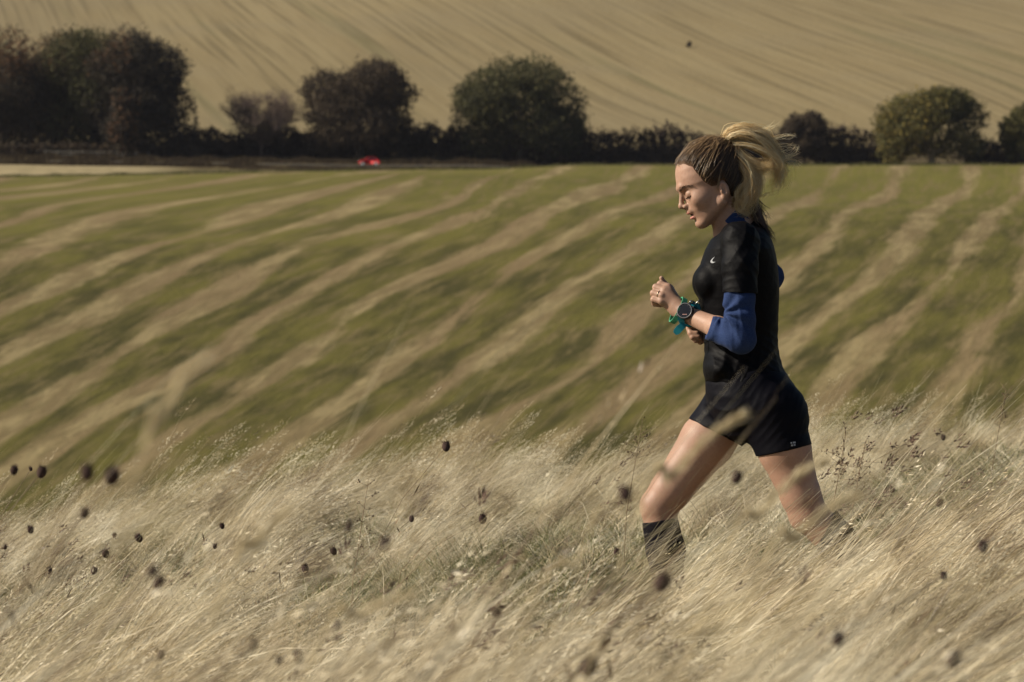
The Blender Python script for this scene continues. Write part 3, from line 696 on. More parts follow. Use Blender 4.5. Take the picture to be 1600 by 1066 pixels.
# withered brown flower clusters, too many and too small to count
M_wither = leafy('withered_flowers', (0.060, 0.038, 0.032), (0.15, 0.10, 0.075), None, 0.25)
wp = [blade_set(180 + k, 9, 0.50, 0.10, 22, 58, 0.0013, 0.10, heads=1.0, az=0.5, headlen=0.04, hw=1.7) for k in range(4)]
x4, y4 = wedge_pts(2.6, 15.0, 2.6, 0.5, 71); r4 = np.random.default_rng(72)
k4 = vnoise(x4, y4 * .4, 1.6, 73) + 0.22 * (y4 < 6.5) > 0.66; x4 = x4[k4]; y4 = y4[k4]; m4 = len(x4)
scatter('withered_flowers', wp, np.stack([x4, y4, land(x4, y4)], -1), r4.normal(0, .4, m4), r4.normal(0, .1, (m4, 2)), np.where(y4 < 4, .72, r4.uniform(.65, 1.0, m4)), r4.integers(0, 4, m4), M_wither, 'brown withered flower heads scattered through the dry grass', 'withered flowers')
# short green turf under it
gp = [blade_set(200 + k, 60, 0.12, 0.035, 20, 60, 0.0026, 0.09, seg=4, heads=0, az=2.2) for k in range(5)]
x, y = wedge_pts(4.0, 18.0, 38, 0.5, 21); g = gap(x, y); r = np.random.default_rng(22)
keep = r.random(len(x)) < np.clip(g * 1.4 + 0.28 * (vnoise(x, y, 1.1, 31) > .55), 0, 1); x = x[keep]; y = y[keep]; n = len(x)
scatter('green_turf', gp, np.stack([x, y, land(x, y)], -1), r.uniform(0, 6.28, n), r.normal(0, .15, (n, 2)), r.uniform(.7, 1.4, n), r.integers(0, 5, n), M_green, 'short green turf showing through gaps in the dry grass', 'turf')

# ------------------------------------------------------------------ knapweed seed heads and tall stalks standing in the grass
M_head = simple('dry_seed_head', (0.068, 0.043, 0.037), 0.9, 0.15, 0.4, 150)
M_tuft = simple('seed_bristle', (0.085, 0.055, 0.040), 0.9, 0.15, 0.3, 150)
M_stem = simple('dry_stem', (0.21, 0.155, 0.095), 0.85, 0.2, 0.3, 60)
def head_mesh(seed):
    """scaly ovoid knapweed head, 1 unit across: overlapping bracts and a ragged crown"""
    r = random.Random(seed); mb = MB()
    mb.lathe([(0.02, -0.62), (0.22, -0.56), (0.42, -0.34), (0.50, -0.05), (0.46, 0.22), (0.34, 0.42), (0.2, 0.48), (0.01, 0.46)], n=12)
    for lev in range(6):
        z = -0.5 + lev * 0.17; rr = 0.5 * math.sqrt(max(0.05, 1 - (z / 0.62) ** 2))
        for k in range(9):
            a = 6.283 * (k + 0.5 * (lev % 2)) / 9 + r.uniform(-.1, .1); c, s_ = math.cos(a), math.sin(a); t_ = 0.10
            mb.add([(c * rr * .93 - s_ * t_, s_ * rr * .93 + c * t_, z), (c * rr * .93 + s_ * t_, s_ * rr * .93 - c * t_, z), (c * (rr * 1.13 + .03), s_ * (rr * 1.13 + .03), z + 0.26)], [(0, 1, 2)])
    return mesh_np('seed_head', mb.v, mb.f, True)
def bristle_mesh(seed):
    r = random.Random(seed); mb = MB()
    for k in range(60):
        a = r.uniform(0, 6.283); q = r.uniform(0.2, 0.95); L = r.uniform(.1, .6); c, s_ = math.cos(a), math.sin(a)
        mb.add([(c * .2 - s_ * .03, s_ * .2 + c * .03, .36), (c * .2 + s_ * .03, s_ * .2 - c * .03, .36), (c * q, s_ * q, .40 + L)], [(0, 1, 2)])
    return mesh_np('bristles', mb.v, mb.f, False)
HEADS = [head_mesh(k) for k in range(3)]; BRIS = [bristle_mesh(k) for k in range(3)]
for me in HEADS: me.materials.append(M_head)
for me in BRIS: me.materials.append(M_tuft)
def weed(px, py, Y, size, label, seed, tilt=20):
    if Y > 4.9 and seed > 0:      # stands just clear of the grass it grows in
        ys_ = np.linspace(5, 20, 600); d_ = ray(px, py); m_ = d_[2] * ys_ < land(d_[0] * ys_, ys_) + 0.38; Yn = ys_[int(np.argmax(m_))] if m_.any() else Y
        size *= min(1.5, max(.75, (Yn / Y) ** .8)); Y = Yn
    P = at(px, py, Y); r = random.Random(seed); size *= 0.76 * r.uniform(.85, 1.12); dx = -r.uniform(.16, .34); gx = P[0] + dx; gy = Y + r.uniform(-.05, .05); gz = float(land(gx, gy))
    e = empty('knapweed', (gx, gy, gz), label, 'seed head', 'dried knapweed stalks in the grass')
    q = Vector((P[0] - gx, P[1] - gy, P[2] - gz)); L = q.length
    pts = [Vector((0, 0, -.03)), q * 0.35 + Vector((-.05, 0, .05)), q * 0.7 + Vector((-.035, 0, .045)), q]
    mb = MB(); mb.tube(pts, [0.0012, 0.0011, 0.0009, 0.0008], 5)
    for k in range(3):   # small withered stem leaves
        b = pts[1].lerp(pts[3], r.uniform(0, .8)); d = Vector((r.uniform(-.5, 1), r.uniform(-1, 1), r.uniform(.1, .9))).normalized() * r.uniform(.03, .06)
        n_ = Vector((0, 0, 1)).cross(d).normalized() * .003; mb.add([b, b + d * .5 + n_, b + d, b + d * .5 - n_], [(0, 1, 2, 3)])
    mb.build('stem', M_stem, e)
    k = seed % 3; rot = (R(r.uniform(-15, 15)), R(tilt + r.uniform(-12, 14)), r.uniform(0, 6.28))
    h = link('seed_head', HEADS[k], None, e, q); h.rotation_euler = rot; h.scale = (size * .95, size * .95, size * 1.0)
    b = link('bristles', BRIS[k], None, h); return e
WEEDS = [   # photo x, photo y, distance, size, label
 (697, 698, 10.6, .030, 'dark ragged seed head standing alone against the striped field above the grass crest'),
 (22, 735, 6.2, .021, 'dark round seed head highest at the far left edge of the photo'),
 (65, 738, 6.6, .022, 'dark seed head right beside the one at the far left edge'),
 (48, 733, 8.2, .012, 'tiny dark bud between the two seed heads at the left edge'),
 (136, 739, 3.4, .019, 'blurred seed head, left one of the big soft pair at upper left'),
 (175, 745, 3.7, .021, 'blurred seed head, right one of the big soft pair at upper left'),
 (48, 828, 5.0, .021, 'soft dark seed head at the left edge below the upper row'),
 (132, 802, 4.6, .016, 'faint brown seed head between the left edge head and the big soft pair'),
 (180, 838, 8.8, .020, 'small sharp seed head just left of the round fuzzy one'),
 (217, 841, 5.2, .024, 'round fuzzy dark seed head at middle left'),
 (165, 865, 7.0, .021, 'seed head leaning below the small sharp one at left'),
 (147, 892, 7.4, .019, 'lower seed head under the leaning one at left'),
 (78, 890, 8.6, .016, 'flat little dark seed head near the left edge, low'),
 (8, 856, 6.4, .014, 'brownish bud cut by the left edge of the photo'),
 (347, 822, 9.2, .021, 'sharp seed head with a bent stalk at its right, left of centre'),
 (336, 854, 9.0, .014, 'small dark bud under the sharp seed head left of centre'),
 (238, 893, 3.0, .012, 'big soft brown seed head in the lower left grass'),
 (248, 912, 4.0, .017, 'dark seed head touching the underside of the soft brown one'),
 (545, 823, 3.6, .013, 'soft brown seed head above the turf gap left of centre'),
 (521, 861, 8.8, .022, 'dark seed head over the turf gap left of centre'),
 (477, 889, 7.6, .020, 'seed head low left of the turf gap near the centre'),
 (602, 850, 3.9, .018, 'big blurred dark seed head right of the turf gap left of centre'),
 (643, 811, 6.2, .013, 'pale faint bud between two blurred seed heads near the centre'),
 (754, 811, 5.0, .020, 'round dark seed head at the centre of the slope'),
 (756, 773, 9.0, .013, 'little brown bud above the round seed head at the centre'),
 (977, 772, 3.1, .016, 'big soft seed head just left of the runner\'s front knee'),
 (963, 862, 7.2, .015, 'small dark bud low left of the runner\'s front shin'),
 (1035, 911, 3.4, .020, 'big blurred dark seed head in front of the runner\'s front foot'),
 (776, 957, 4.3, .018, 'dark seed head under the dark hollow at lower centre'),
 (790, 900, 5.2, .014, 'soft seed head inside the dark hollow at lower centre'),
 (783, 905, 8.4, .010, 'tiny bud beside the dark hollow at lower centre'),
 (708, 985, 4.2, .017, 'wide brown seed head in the lower middle grass'),
 (395, 1007, 4.4, .018, 'dark seed head near the bottom, left of the lowest pair'),
 (467, 1027, 4.8, .021, 'ragged dark seed head at the bottom left of centre'),
 (436, 1033, 4.4, .012, 'soft brown bud beside the ragged head at the bottom'),
 (251, 1024, 4.7, .014, 'dark bud near the bottom edge at lower left'),
 (920, 1042, 3.3, .022, 'largest dark blurred seed head at the bottom centre'),
 (527, 978, 5.0, .014, 'reddish seed head above the bottom row left of centre'),
 (1151, 746, 4.4, .017, 'blurred seed head between the runner\'s two thighs'),
 (1474, 684, 9.5, .019, 'dark seed head alone right of the runner on the upper slope'),
 (1425, 688, 5.5, .014, 'faint soft bud left of the lone head right of the runner'),
 (1468, 786, 5.0, .017, 'brown seed head in front of the dark turf gap at right'),
 (1536, 854, 4.8, .018, 'soft dark seed head below the dark turf gap at right'),
 (1475, 900, 5.0, .016, 'seed head among the pale grass at lower right'),
 (1490, 1030, 3.6, .021, 'large soft dark seed head at the bottom right'),
 (1310, 1000, 3.4, .017, 'wide soft brown seed head right of the bottom centre'),
]
for k, (px, py, Y, s_, lb) in enumerate(WEEDS): weed(px, py, Y, s_, lb, k)
# dock-like stalks set with small dark seeds
def dock(px, py, Y, hgt, label, seed):
    P = at(px, py, Y); r = random.Random(seed); gx = P[0] - .06; gz = float(land(gx, Y)); e = empty('seed_stalk', (gx, Y, gz), label, 'seed stalk', 'dried branching seed stalks')
    q = Vector((P[0] - gx, 0, P[2] - gz)); mb = MB(); mb.tube([(0, 0, -.02), q * .5 + Vector((-.015, 0, 0)), q], [.0018, .0015, .0009], 5)
    sd = MB()
    for k in range(16):
        b = q * (1 - hgt / q.length * r.random() ** .8); d = Vector((r.uniform(-1, 1), r.uniform(-.7, .7), r.uniform(.0, .9))).normalized() * r.uniform(.02, .06)
        mb.tube([b, b + d], [.0009, .0006], 3)
        for m in range(3):
            c = b + d * r.uniform(.5, 1.05) + Vector((r.gauss(0, .003), r.gauss(0, .003), r.gauss(0, .003))); s_ = r.uniform(.0012, .003)
            sd.lathe([(.0003, -s_), (s_ * .8, -s_ * .3), (s_ * .7, s_ * .5), (.0003, s_)], tuple(c), 'z', 5)
    mb.build('stem', M_stem, e); o = sd.build('seeds', M_tuft, e); o['kind'] = 'stuff'
dock(576, 748, 10.2, .26, 'thin branching stalk with small dark seeds left of centre on the slope', 1)
dock(1322, 676, 10.4, .14, 'branching stalk with dark specks just right of the runner\'s rear thigh', 2)
dock(1352, 690, 10.6, .12, 'second speckled stalk a little further right of the runner', 3)
dock(1572, 608, 12.5, .14, 'short dark speckled stalk on the crest at the right edge', 4)
dock(1002, 668, 11.5, .10, 'low brown tangled stalk on the crest left of the runner\'s thigh', 5)
# tall pale grass flowers close to the camera, each a stem with a feathery plume
M_plume = leafy('plume', (0.46, 0.37, 0.22), (0.78, 0.68, 0.46), None, 0.45)
def plume(pts, Y, label, seed, rad=.006, n=170, plen=.45):
    """grass flower following photo points (root end first) at distance Y"""
    n = int(n * .42); rad = rad * .34; plen = min(.85, plen * 1.5)
    r = np.random.default_rng(seed); W = [at(px, py, Y) for px, py in pts]; root = W[0] + np.array([-0.16, 0, 0]); root[2] = float(land(root[0], Y))
    e = empty('grass_flower', tuple(root), label, 'grass stalk', 'tall pale grass flowers near the camera')
    K = np.array([root - root] + [w_ - root for w_ in W]); C_ = []
    for i in range(len(K) - 1):
        for t_ in np.linspace(0, 1, 8, endpoint=(i == len(K) - 2)):
            p0, p1, p2, p3 = K[max(i - 1, 0)], K[i], K[i + 1], K[min(i + 2, len(K) - 1)]
            C_.append(0.5 * (2 * p1 + (p2 - p0) * t_ + (2 * p0 - 5 * p1 + 4 * p2 - p3) * t_ ** 2 + (3 * p1 - p0 - 3 * p2 + p3) * t_ ** 3))
    C_ = np.array(C_); mb = MB(); mb.tube([tuple(p) for p in C_], list(np.linspace(.0008, .0005, len(C_))), 4); 
    for q_ in range(0):      # leaves springing from the same root
        j_ = r.normal(0, 1, 3) * np.array([.014, .02, .009]); m_ = max(6, int(len(C_) * r.uniform(.55, .97)))
        mb.tube([tuple(C_[i] + j_ * (i / len(C_)) ** .7 * 1.6) for i in range(0, m_, 2)], list(np.linspace(.0011, .0003, len(range(0, m_, 2)))), 3, False)
    o = mb.build('stem', M_plume, e); attr(o.data, 'tint', np.full(len(o.data.polygons), .5), 'FACE')
    V = []; F = []
    for k in range(n):
        u_ = 1 - plen * r.random(); f_ = u_ * (len(C_) - 1); i = min(int(f_), len(C_) - 2); b = C_[i] + (C_[i + 1] - C_[i]) * (f_ - i); tn = C_[i + 1] - C_[i]; tn /= np.linalg.norm(tn)
        o_ = r.normal(size=3); o_ -= tn * o_.dot(tn); o_ /= np.linalg.norm(o_); env = math.sin(math.pi * min(1, (1 - u_) / plen * .85 + .12)) ** .7
        c0 = b + o_ * rad * env * r.uniform(.1, 1); d = tn + o_ * .4; d /= np.linalg.norm(d); sd = np.cross(d, r.normal(size=3)); sd /= np.linalg.norm(sd); l = .010 * r.uniform(.7, 1.5); w_ = .0008
        j = len(V); V += [c0 - d * l * .5, c0 - sd * w_, c0 + d * l, c0 + sd * w_]; F.append((j, j + 1, j + 2, j + 3))
    me = mesh_np('plume', np.array(V), np.array(F)); attr(me, 'tint', r.random(len(F)), 'FACE'); po = link('plume', me, M_plume, e); po['kind'] = 'stuff'
plume([(190, 830), (238, 680), (286, 596), (312, 572)], 2.0, 'out of focus pale grass flower leaning right against the striped field at lower left', 1, .007, 420, .55)
plume([(985, 830), (1050, 745), (1110, 680), (1160, 648)], 3.0, 'soft pale grass flower crossing the runner\'s front thigh', 4, .012, 520, .55)
plume([(1120, 900), (1190, 800), (1250, 740), (1290, 722)], 3.2, 'soft grass flower in front of the runner\'s rear thigh', 6, .011, 460, .55)
plume([(1180, 920), (1240, 840), (1300, 790), (1352, 770)], 3.0, 'pale grass flower crossing the runner\'s rear knee', 7, .011, 420, .55)
plume([(330, 980), (400, 850), (450, 800)], 2.6, 'blurred pale grass flower leaning over the lower left slope', 13, .010, 360, .6)
plume([(820, 980), (900, 880), (930, 800)], 3.0, 'tall thin blurred grass flower left of the dark hollow\'s edge', 15, .005, 200, .5)
plume([(480, 1050), (560, 960), (640, 930)], 2.8, 'blurred pale grass flower at the bottom left of centre', 18, .010, 360, .6)

# ------------------------------------------------------------------ the runner
# shaped as smooth distance fields in "figure" units (1 unit = 1/577.8 m at 10 m): x right, y away, z up = minus photo y
UF = FPX / D0
def fig2world(P):
    P = np.asarray(P, float)
    r_ = (P[..., 0] - 800) / UF; u_ = (533 + P[..., 2]) / UF; f_ = D0 + P[..., 1] / UF
    return np.stack([r_, CU[1] * u_ + CF[1] * f_, CU[2] * u_ + CF[2] * f_], -1)
A3 = lambda *a: np.array(a, dtype=np.float32)
class Pr:
    def __init__(s, fn, c, R_, op='u', k=4.0): s.fn = fn; s.c = A3(*c); s.R = R_; s.op = op; s.k = k
def pt3(p): return A3(p[0], p[2] if len(p) > 2 else 0, -p[1])        # (px, py, depth) -> figure
def cone(a, b, ra, rb, k=6, op='u', flat=None):
    """tapering limb between two (px, py, depth) joints; flat=(direction, factor) thins it along a direction"""
    a = pt3(a); b = pt3(b); ab = b - a; L2 = float(ab.dot(ab)) + 1e-9
    def fn(P):
        q = P - a; t_ = np.clip(q @ ab / L2, 0, 1); d = q - t_[:, None] * ab
        if flat is not None:
            n_ = A3(*flat[0]); n_ /= np.linalg.norm(n_); d = d + np.outer(d @ n_, n_) * (1 / flat[1] - 1)
        return np.sqrt((d * d).sum(1)) - (ra + (rb - ra) * t_)
    return Pr(fn, (a + b) / 2, math.sqrt(L2) / 2 + max(ra, rb), op, k)
def ell(c, r3, k=6, op='u', M=None, raw=False):
    c = A3(*c) if raw else pt3(c); r3 = A3(*r3)
    def fn(P):
        q = P - c
        if M is not None: q = q @ M
        k0 = np.sqrt(((q / r3) ** 2).sum(1)); k1 = np.sqrt(((q / (r3 * r3)) ** 2).sum(1)) + 1e-6
        return k0 * (k0 - 1) / k1
    return Pr(fn, c, float(r3.max()), op, k)
def loft(rows, k=8, op='u', grow=0.0, frame=None, expo=2.3, yc=0.0):
    """stack of cross-sections: (level, front, back, half width) in the frame (origin, front, up, side)"""
    rows = sorted(rows); L = np.array([q[0] for q in rows], np.float32)
    fr = np.array([q[1] for q in rows]); bk = np.array([q[2] for q in rows]); hw = np.array([q[3] for q in rows])
    cx = (fr + bk) / 2; ax = np.abs(fr - bk) / 2
    def fn(P):
        if frame is None: u_ = P[:, 2]; a_ = P[:, 0]; s_ = P[:, 1] - yc
        else: q = (P - frame[0]) @ frame[1]; a_, u_, s_ = q[:, 0], q[:, 1], q[:, 2]
        c_ = np.interp(u_, L, cx); A = np.interp(u_, L, ax) + grow; B = np.interp(u_, L, hw) + grow
        qn = (np.abs((a_ - c_) / A) ** expo + np.abs(s_ / B) ** expo) ** (1 / expo)
        d = (qn - 1) * np.minimum(A, B)
        over = np.maximum(L[0] - grow - u_, u_ - L[-1] - grow)
        return np.where(over > -3, np.maximum(d, over), d)
    lo_, hi_ = L[0], L[-1]
    if frame is None: c = (float(cx.mean()), yc, (lo_ + hi_) / 2)
    else: c = frame[0] + frame[1] @ A3(float(cx.mean()), (lo_ + hi_) / 2, 0)
    Rr = math.sqrt(((hi_ - lo_) / 2) ** 2 + float(max(ax.max() + abs(cx - cx.mean()).max(), hw.max())) ** 2 * 1.5) + grow
    return Pr(fn, c, Rr, op, k)
def halfspace(p, n, op='i', k=1.0):
    """keep the side that n points away from"""
    p = pt3(p); n = A3(n[0], n[2] if len(n) > 2 else 0, -n[1]); n = n / np.linalg.norm(n)
    return Pr(lambda P: (P - p) @ n, (0, 0, 0), 1e9, op, k)
def smin(a, b, k):
    h = np.clip(0.5 + 0.5 * (b - a) / k, 0, 1); return b * (1 - h) + a * h - k * h * (1 - h)
def evalp(prims, P):
    d = np.full(len(P), 1e3, np.float32)
    for p in prims:
        e = p.fn(P)
        if p.op == 'u': d = smin(d, e, p.k)
        elif p.op == 's': d = -smin(-d, e, p.k)
        elif p.op == 'i': d = -smin(-d, -e, p.k)
    return d
def mesh_sdf(prims, h, lo, hi, B=24):
    """surface nets over small blocks, skipping the empty ones"""
    lo = np.array(lo, float); hi = np.array(hi, float); nb = np.ceil((hi - lo) / (B * h)).astype(int)
    N = nb * B + 4; VI = []; VP = []; Q = []
    ar = np.arange(B + 2) - 1
    gx, gy, gz = np.meshgrid(ar, ar, ar, indexing='ij')
    off = np.stack([gx, gy, gz], -1).reshape(-1, 3)
    corners = np.array([(i, j, k) for i in (0, 1) for j in (0, 1) for k in (0, 1)])
    edges = [(a, b) for a in range(8) for b in range(a + 1, 8) if np.abs(corners[a] - corners[b]).sum() == 1]
    br = B * h * 0.87 + 2 * h
    for bi in range(nb[0]):
        for bj in range(nb[1]):
            for bk in range(nb[2]):
                g0 = np.array([bi, bj, bk]) * B; bc = lo + (g0 + B / 2) * h
                act = [p for p in prims if p.R > 1e8 or np.linalg.norm(p.c - bc) - p.R < br + p.k + 3]
                if not any(p.op == 'u' for p in act): continue
                P = (lo + (off + g0) * h).astype(np.float32)
                if len(act) > 0:
                    dc = evalp(act, np.array([bc], np.float32))[0]
                    if abs(dc) > 3.2 * br: continue
                D = evalp(act, P).reshape(B + 2, B + 2, B + 2)
                if D.min() > 0 or D.max() < 0: continue
                I = D < 0
                n_ = B + 1; cnt = np.zeros((n_, n_, n_), np.int8)
                for c_ in corners: cnt += I[c_[0]:c_[0] + n_, c_[1]:c_[1] + n_, c_[2]:c_[2] + n_]
                cells = np.argwhere((cnt > 0) & (cnt < 8))
                if len(cells) == 0: continue
                val = np.stack([D[cells[:, 0] + c_[0], cells[:, 1] + c_[1], cells[:, 2] + c_[2]] for c_ in corners], -1)
                acc = np.zeros((len(cells), 3)); m = np.zeros(len(cells))
                for a, b in edges:
                    s_ = (val[:, a] < 0) != (val[:, b] < 0)
                    t_ = np.where(s_, val[:, a] / np.where(s_, val[:, a] - val[:, b], 1), 0)
                    acc += np.where(s_[:, None], corners[a] + (corners[b] - corners[a]) * t_[:, None], 0); m += s_
                pos = lo + (cells - 1 + g0 + acc / m[:, None]) * h
                gl = cells + g0
                VI.append((gl[:, 0] * N[1] + gl[:, 1]) * N[2] + gl[:, 2]); VP.append(pos)
                S = slice(1, B + 1)
                for ax in range(3):
                    sl0 = [S, S, S]; sl1 = [S, S, S]; sl1[ax] = slice(2, B + 2)
                    e0 = I[tuple(sl0)]; e1 = I[tuple(sl1)]
                    ed = np.argwhere(e0 != e1)
                    if len(ed) == 0: continue
                    s0 = e0[ed[:, 0], ed[:, 1], ed[:, 2]]; b_ = ed + 1 + g0
                    o1 = np.zeros(3, int); o2 = np.zeros(3, int); o1[(ax + 1) % 3] = 1; o2[(ax + 2) % 3] = 1
                    idd = lambda c_: (c_[:, 0] * N[1] + c_[:, 1]) * N[2] + c_[:, 2]
                    q = np.stack([idd(b_), idd(b_ - o1), idd(b_ - o1 - o2), idd(b_ - o2)], -1)
                    q[~s0] = q[~s0][:, ::-1]
                    Q.append(q)
    VI = np.concatenate(VI); VP = np.concatenate(VP); Q = np.concatenate(Q)
    u, first, = np.unique(VI, return_index=True)
    V = VP[first]; F = np.searchsorted(u, Q); F = np.clip(F, 0, len(u) - 1)
    ok = (u[F] == Q).all(1)
    return V, F[ok]
def normals_of(prims, V, e=0.6):
    V = V.astype(np.float32); g = np.zeros_like(V)
    for ax in range(3):
        o = np.zeros(3, np.float32); o[ax] = e; g[:, ax] = evalp(prims, V + o) - evalp(prims, V - o)
    return g / (np.linalg.norm(g, axis=1)[:, None] + 1e-6)
def wob(V, dirs, seed):
    """sharp-ridged folds: warped sine ridges along given directions"""
    r = np.random.default_rng(seed); x, y, z = V[:, 0], V[:, 1], V[:, 2]; out = np.zeros(len(V))
    for (dx, dy, dz, wl, amp) in dirs:
        ph = (x * dx + y * dy + z * dz) / wl * 6.283 + 1.7 * np.sin(x / 19 + r.uniform(0, 6)) + 1.5 * np.sin(z / 23 + y / 17 + r.uniform(0, 6))
        gate = np.clip(0.5 + 0.9 * np.sin(x / 27 + r.uniform(0, 6)) * np.sin(z / 31 + r.uniform(0, 6)), 0, 1)
        out += amp * gate * (1 - 2 * np.abs(np.sin(ph / 2)))
    return out

runner = empty('person', tuple(fig2world(pt3((1150, 1020, 0)))), 'woman running to the left in black t-shirt and shorts, blonde ponytail blowing behind her', 'person')
RW = np.array(runner.location)
def fig_mesh(name, V, F, mat, parent=None, smooth=True):
    return link(name, mesh_np(name, fig2world(V) - RW, F, smooth), mat, parent or runner)

# --- frames and outlines
HC = A3(1110, -4, -283)
_f0 = np.array([-0.94, 0, -0.342]); _u = np.array([-0.342, 0, 0.94]); _s0 = np.array([0, 1.0, 0]); _ya = R(7)
_f = math.cos(_ya) * _f0 - math.sin(_ya) * _s0; _s = math.cos(_ya) * _s0 + math.sin(_ya) * _f0
HM = np.stack([_f, _u, _s], 1).astype(np.float32)         # local (a,b,y) -> figure: HC + HM @ l
def H(a, b, y=0): return HC + HM @ A3(a, b, y)
def hpt(a, b, y=0): v = H(a, b, y); return (float(v[0]), float(-v[2]), float(v[1]))
def hcone(a, b, ra, rb, k=4, op='u'): return cone(hpt(*a), hpt(*b), ra, rb, k, op)
def hell(c, r3, k=4, op='u'): return ell(H(*c), r3, k, op, M=HM, raw=True)
HROWS = [(59.5, 10, -22, 14), (57, 18, -29, 22), (50, 32.5, -39, 32), (40, 43.0, -47, 37.5), (30, 48, -51, 40), (17, 51.5, -54, 41.5), (4, 52.5, -54, 41), (-5, 49.5, -53, 39), (-15, 48.0, -49, 37.0),
         (-25, 48.5, -40, 35), (-35, 48.8, -28, 32), (-45, 45.8, -16, 27.5), (-52, 43.2, -7, 22.5), (-58, 42.0, 2, 17), (-63, 37, 10, 10)]
HEAD = [
    loft(HROWS, 4, frame=(HC, HM), expo=2.15),
    hcone((49.6, 6, -13), (49.6, 5, 13), 3.0, 3.0, 8),                              # brow
    hell((30, -20, -26), (11, 9, 7), 14), hell((30, -20, 26), (11, 9, 7), 14), # cheekbones
    hell((48.4, -8, -16.5), (8.5, 6.2, 9.5), 6, 's'), hell((48.4, -8, 16.5), (8.5, 6.2, 9.5), 6, 's'),
    hell((39.5, -8.5, -16), (8.2, 7.6, 8.6), 1.6), hell((39.5, -8.5, 16), (8.2, 7.6, 8.6), 1.6),  # lids over the eyes
    hell((47.2, -14.2, -16), (6, 1.0, 8), 1.2, 's'), hell((47.2, -14.2, 16), (6, 1.0, 8), 1.2, 's'),
    hcone((49.5, -1, 0), (56.2, -19, 0), 3.0, 3.9, 4), hell((57.0, -22.0, 0), (5.2, 4.6, 5.2), 3),
    hell((51, -24.5, -7.0), (5.5, 3.8, 3.4), 2.5), hell((51, -24.5, 7.0), (5.5, 3.8, 3.4), 2.5),
    hell((53, -28.4, -4.2), (3.0, 1.6, 1.7), 1.2, 's'), hell((53, -28.4, 4.2), (3.0, 1.6, 1.7), 1.2, 's'),
    hell((45.5, -33, 0), (6.6, 7, 13), 5),
    hell((47.0, -35.6, 0), (6.6, 2.7, 10.5), 2), hell((44.6, -44.6, 0), (6.4, 3.2, 9.5), 2.4),
    hell((49.5, -39.9, 0), (9.0, 1.9, 10), 1.2, 's'),
    hell((46, -51, 0), (4, 2.6, 10), 4, 's'),
    hell((37.5, -57.5, 0), (8.2, 7.0, 10), 6),
    hcone((34, -57, -10), (0, -36, -31), 7, 8.5, 9), hcone((34, -57, 10), (0, -36, 31), 7, 8.5, 9),
]
def ear(sg):
    return [hell((-8.5, -20, 39.0 * sg), (7.6, 12.6, 5.6), 2.5), hell((-4.6, -31, 38.5 * sg), (4.0, 4.6, 3.0), 2), hell((-7.6, -18.4, 44.0 * sg), (4.9, 8.4, 3.2), 1.0, 's'),
            hcone((-10.5, -13, 42.0 * sg), (-11, -24, 42.0 * sg), 1.2, 1.4, 1.2), hell((-3.2, -22, 42.0 * sg), (1.7, 2.8, 1.8), 1.2), hell((-7.2, -24, 43.4 * sg), (2.4, 3.0, 2.4), 1, 's')]
EARS = ear(-1) + ear(1)
NECK = [cone((1136, 318, -3), (1162, 384, 0), 27.0, 34, 10, flat=((0, 1, 0), 0.93)), cone((1120, 330, -3), (1131, 372, 0), 11, 13, 12), cone((1126, 312, -26), (1122, 368, -7), 6, 5.5, 10)]
TORSO = [(-352, 1150, 1186, 34), (-360, 1127, 1197, 54), (-374, 1111, 1205, 78), (-390, 1102, 1210, 88), (-410, 1095, 1214, 82), (-430, 1091, 1216, 78), (-450, 1090, 1217.5, 74), (-470, 1092, 1217, 70),
         (-500, 1097, 1216, 66), (-525, 1099, 1215, 63), (-548, 1100, 1216, 64), (-570, 1101.5, 1221, 69), (-597, 1102.5, 1233, 77)]
PELV = [(-580, 1104, 1226, 72), (-600, 1102, 1240, 79), (-620, 1103, 1249, 84), (-640, 1107, 1256, 86), (-660, 1118, 1259, 82), (-680, 1135, 1256, 66), (-690, 1150, 1248, 50)]
def grow(rows, g): return [(q[0], q[1] + g * (1 if q[1] > q[2] else -1), q[2] - g * (1 if q[1] > q[2] else -1), q[3] + g) for q in rows]
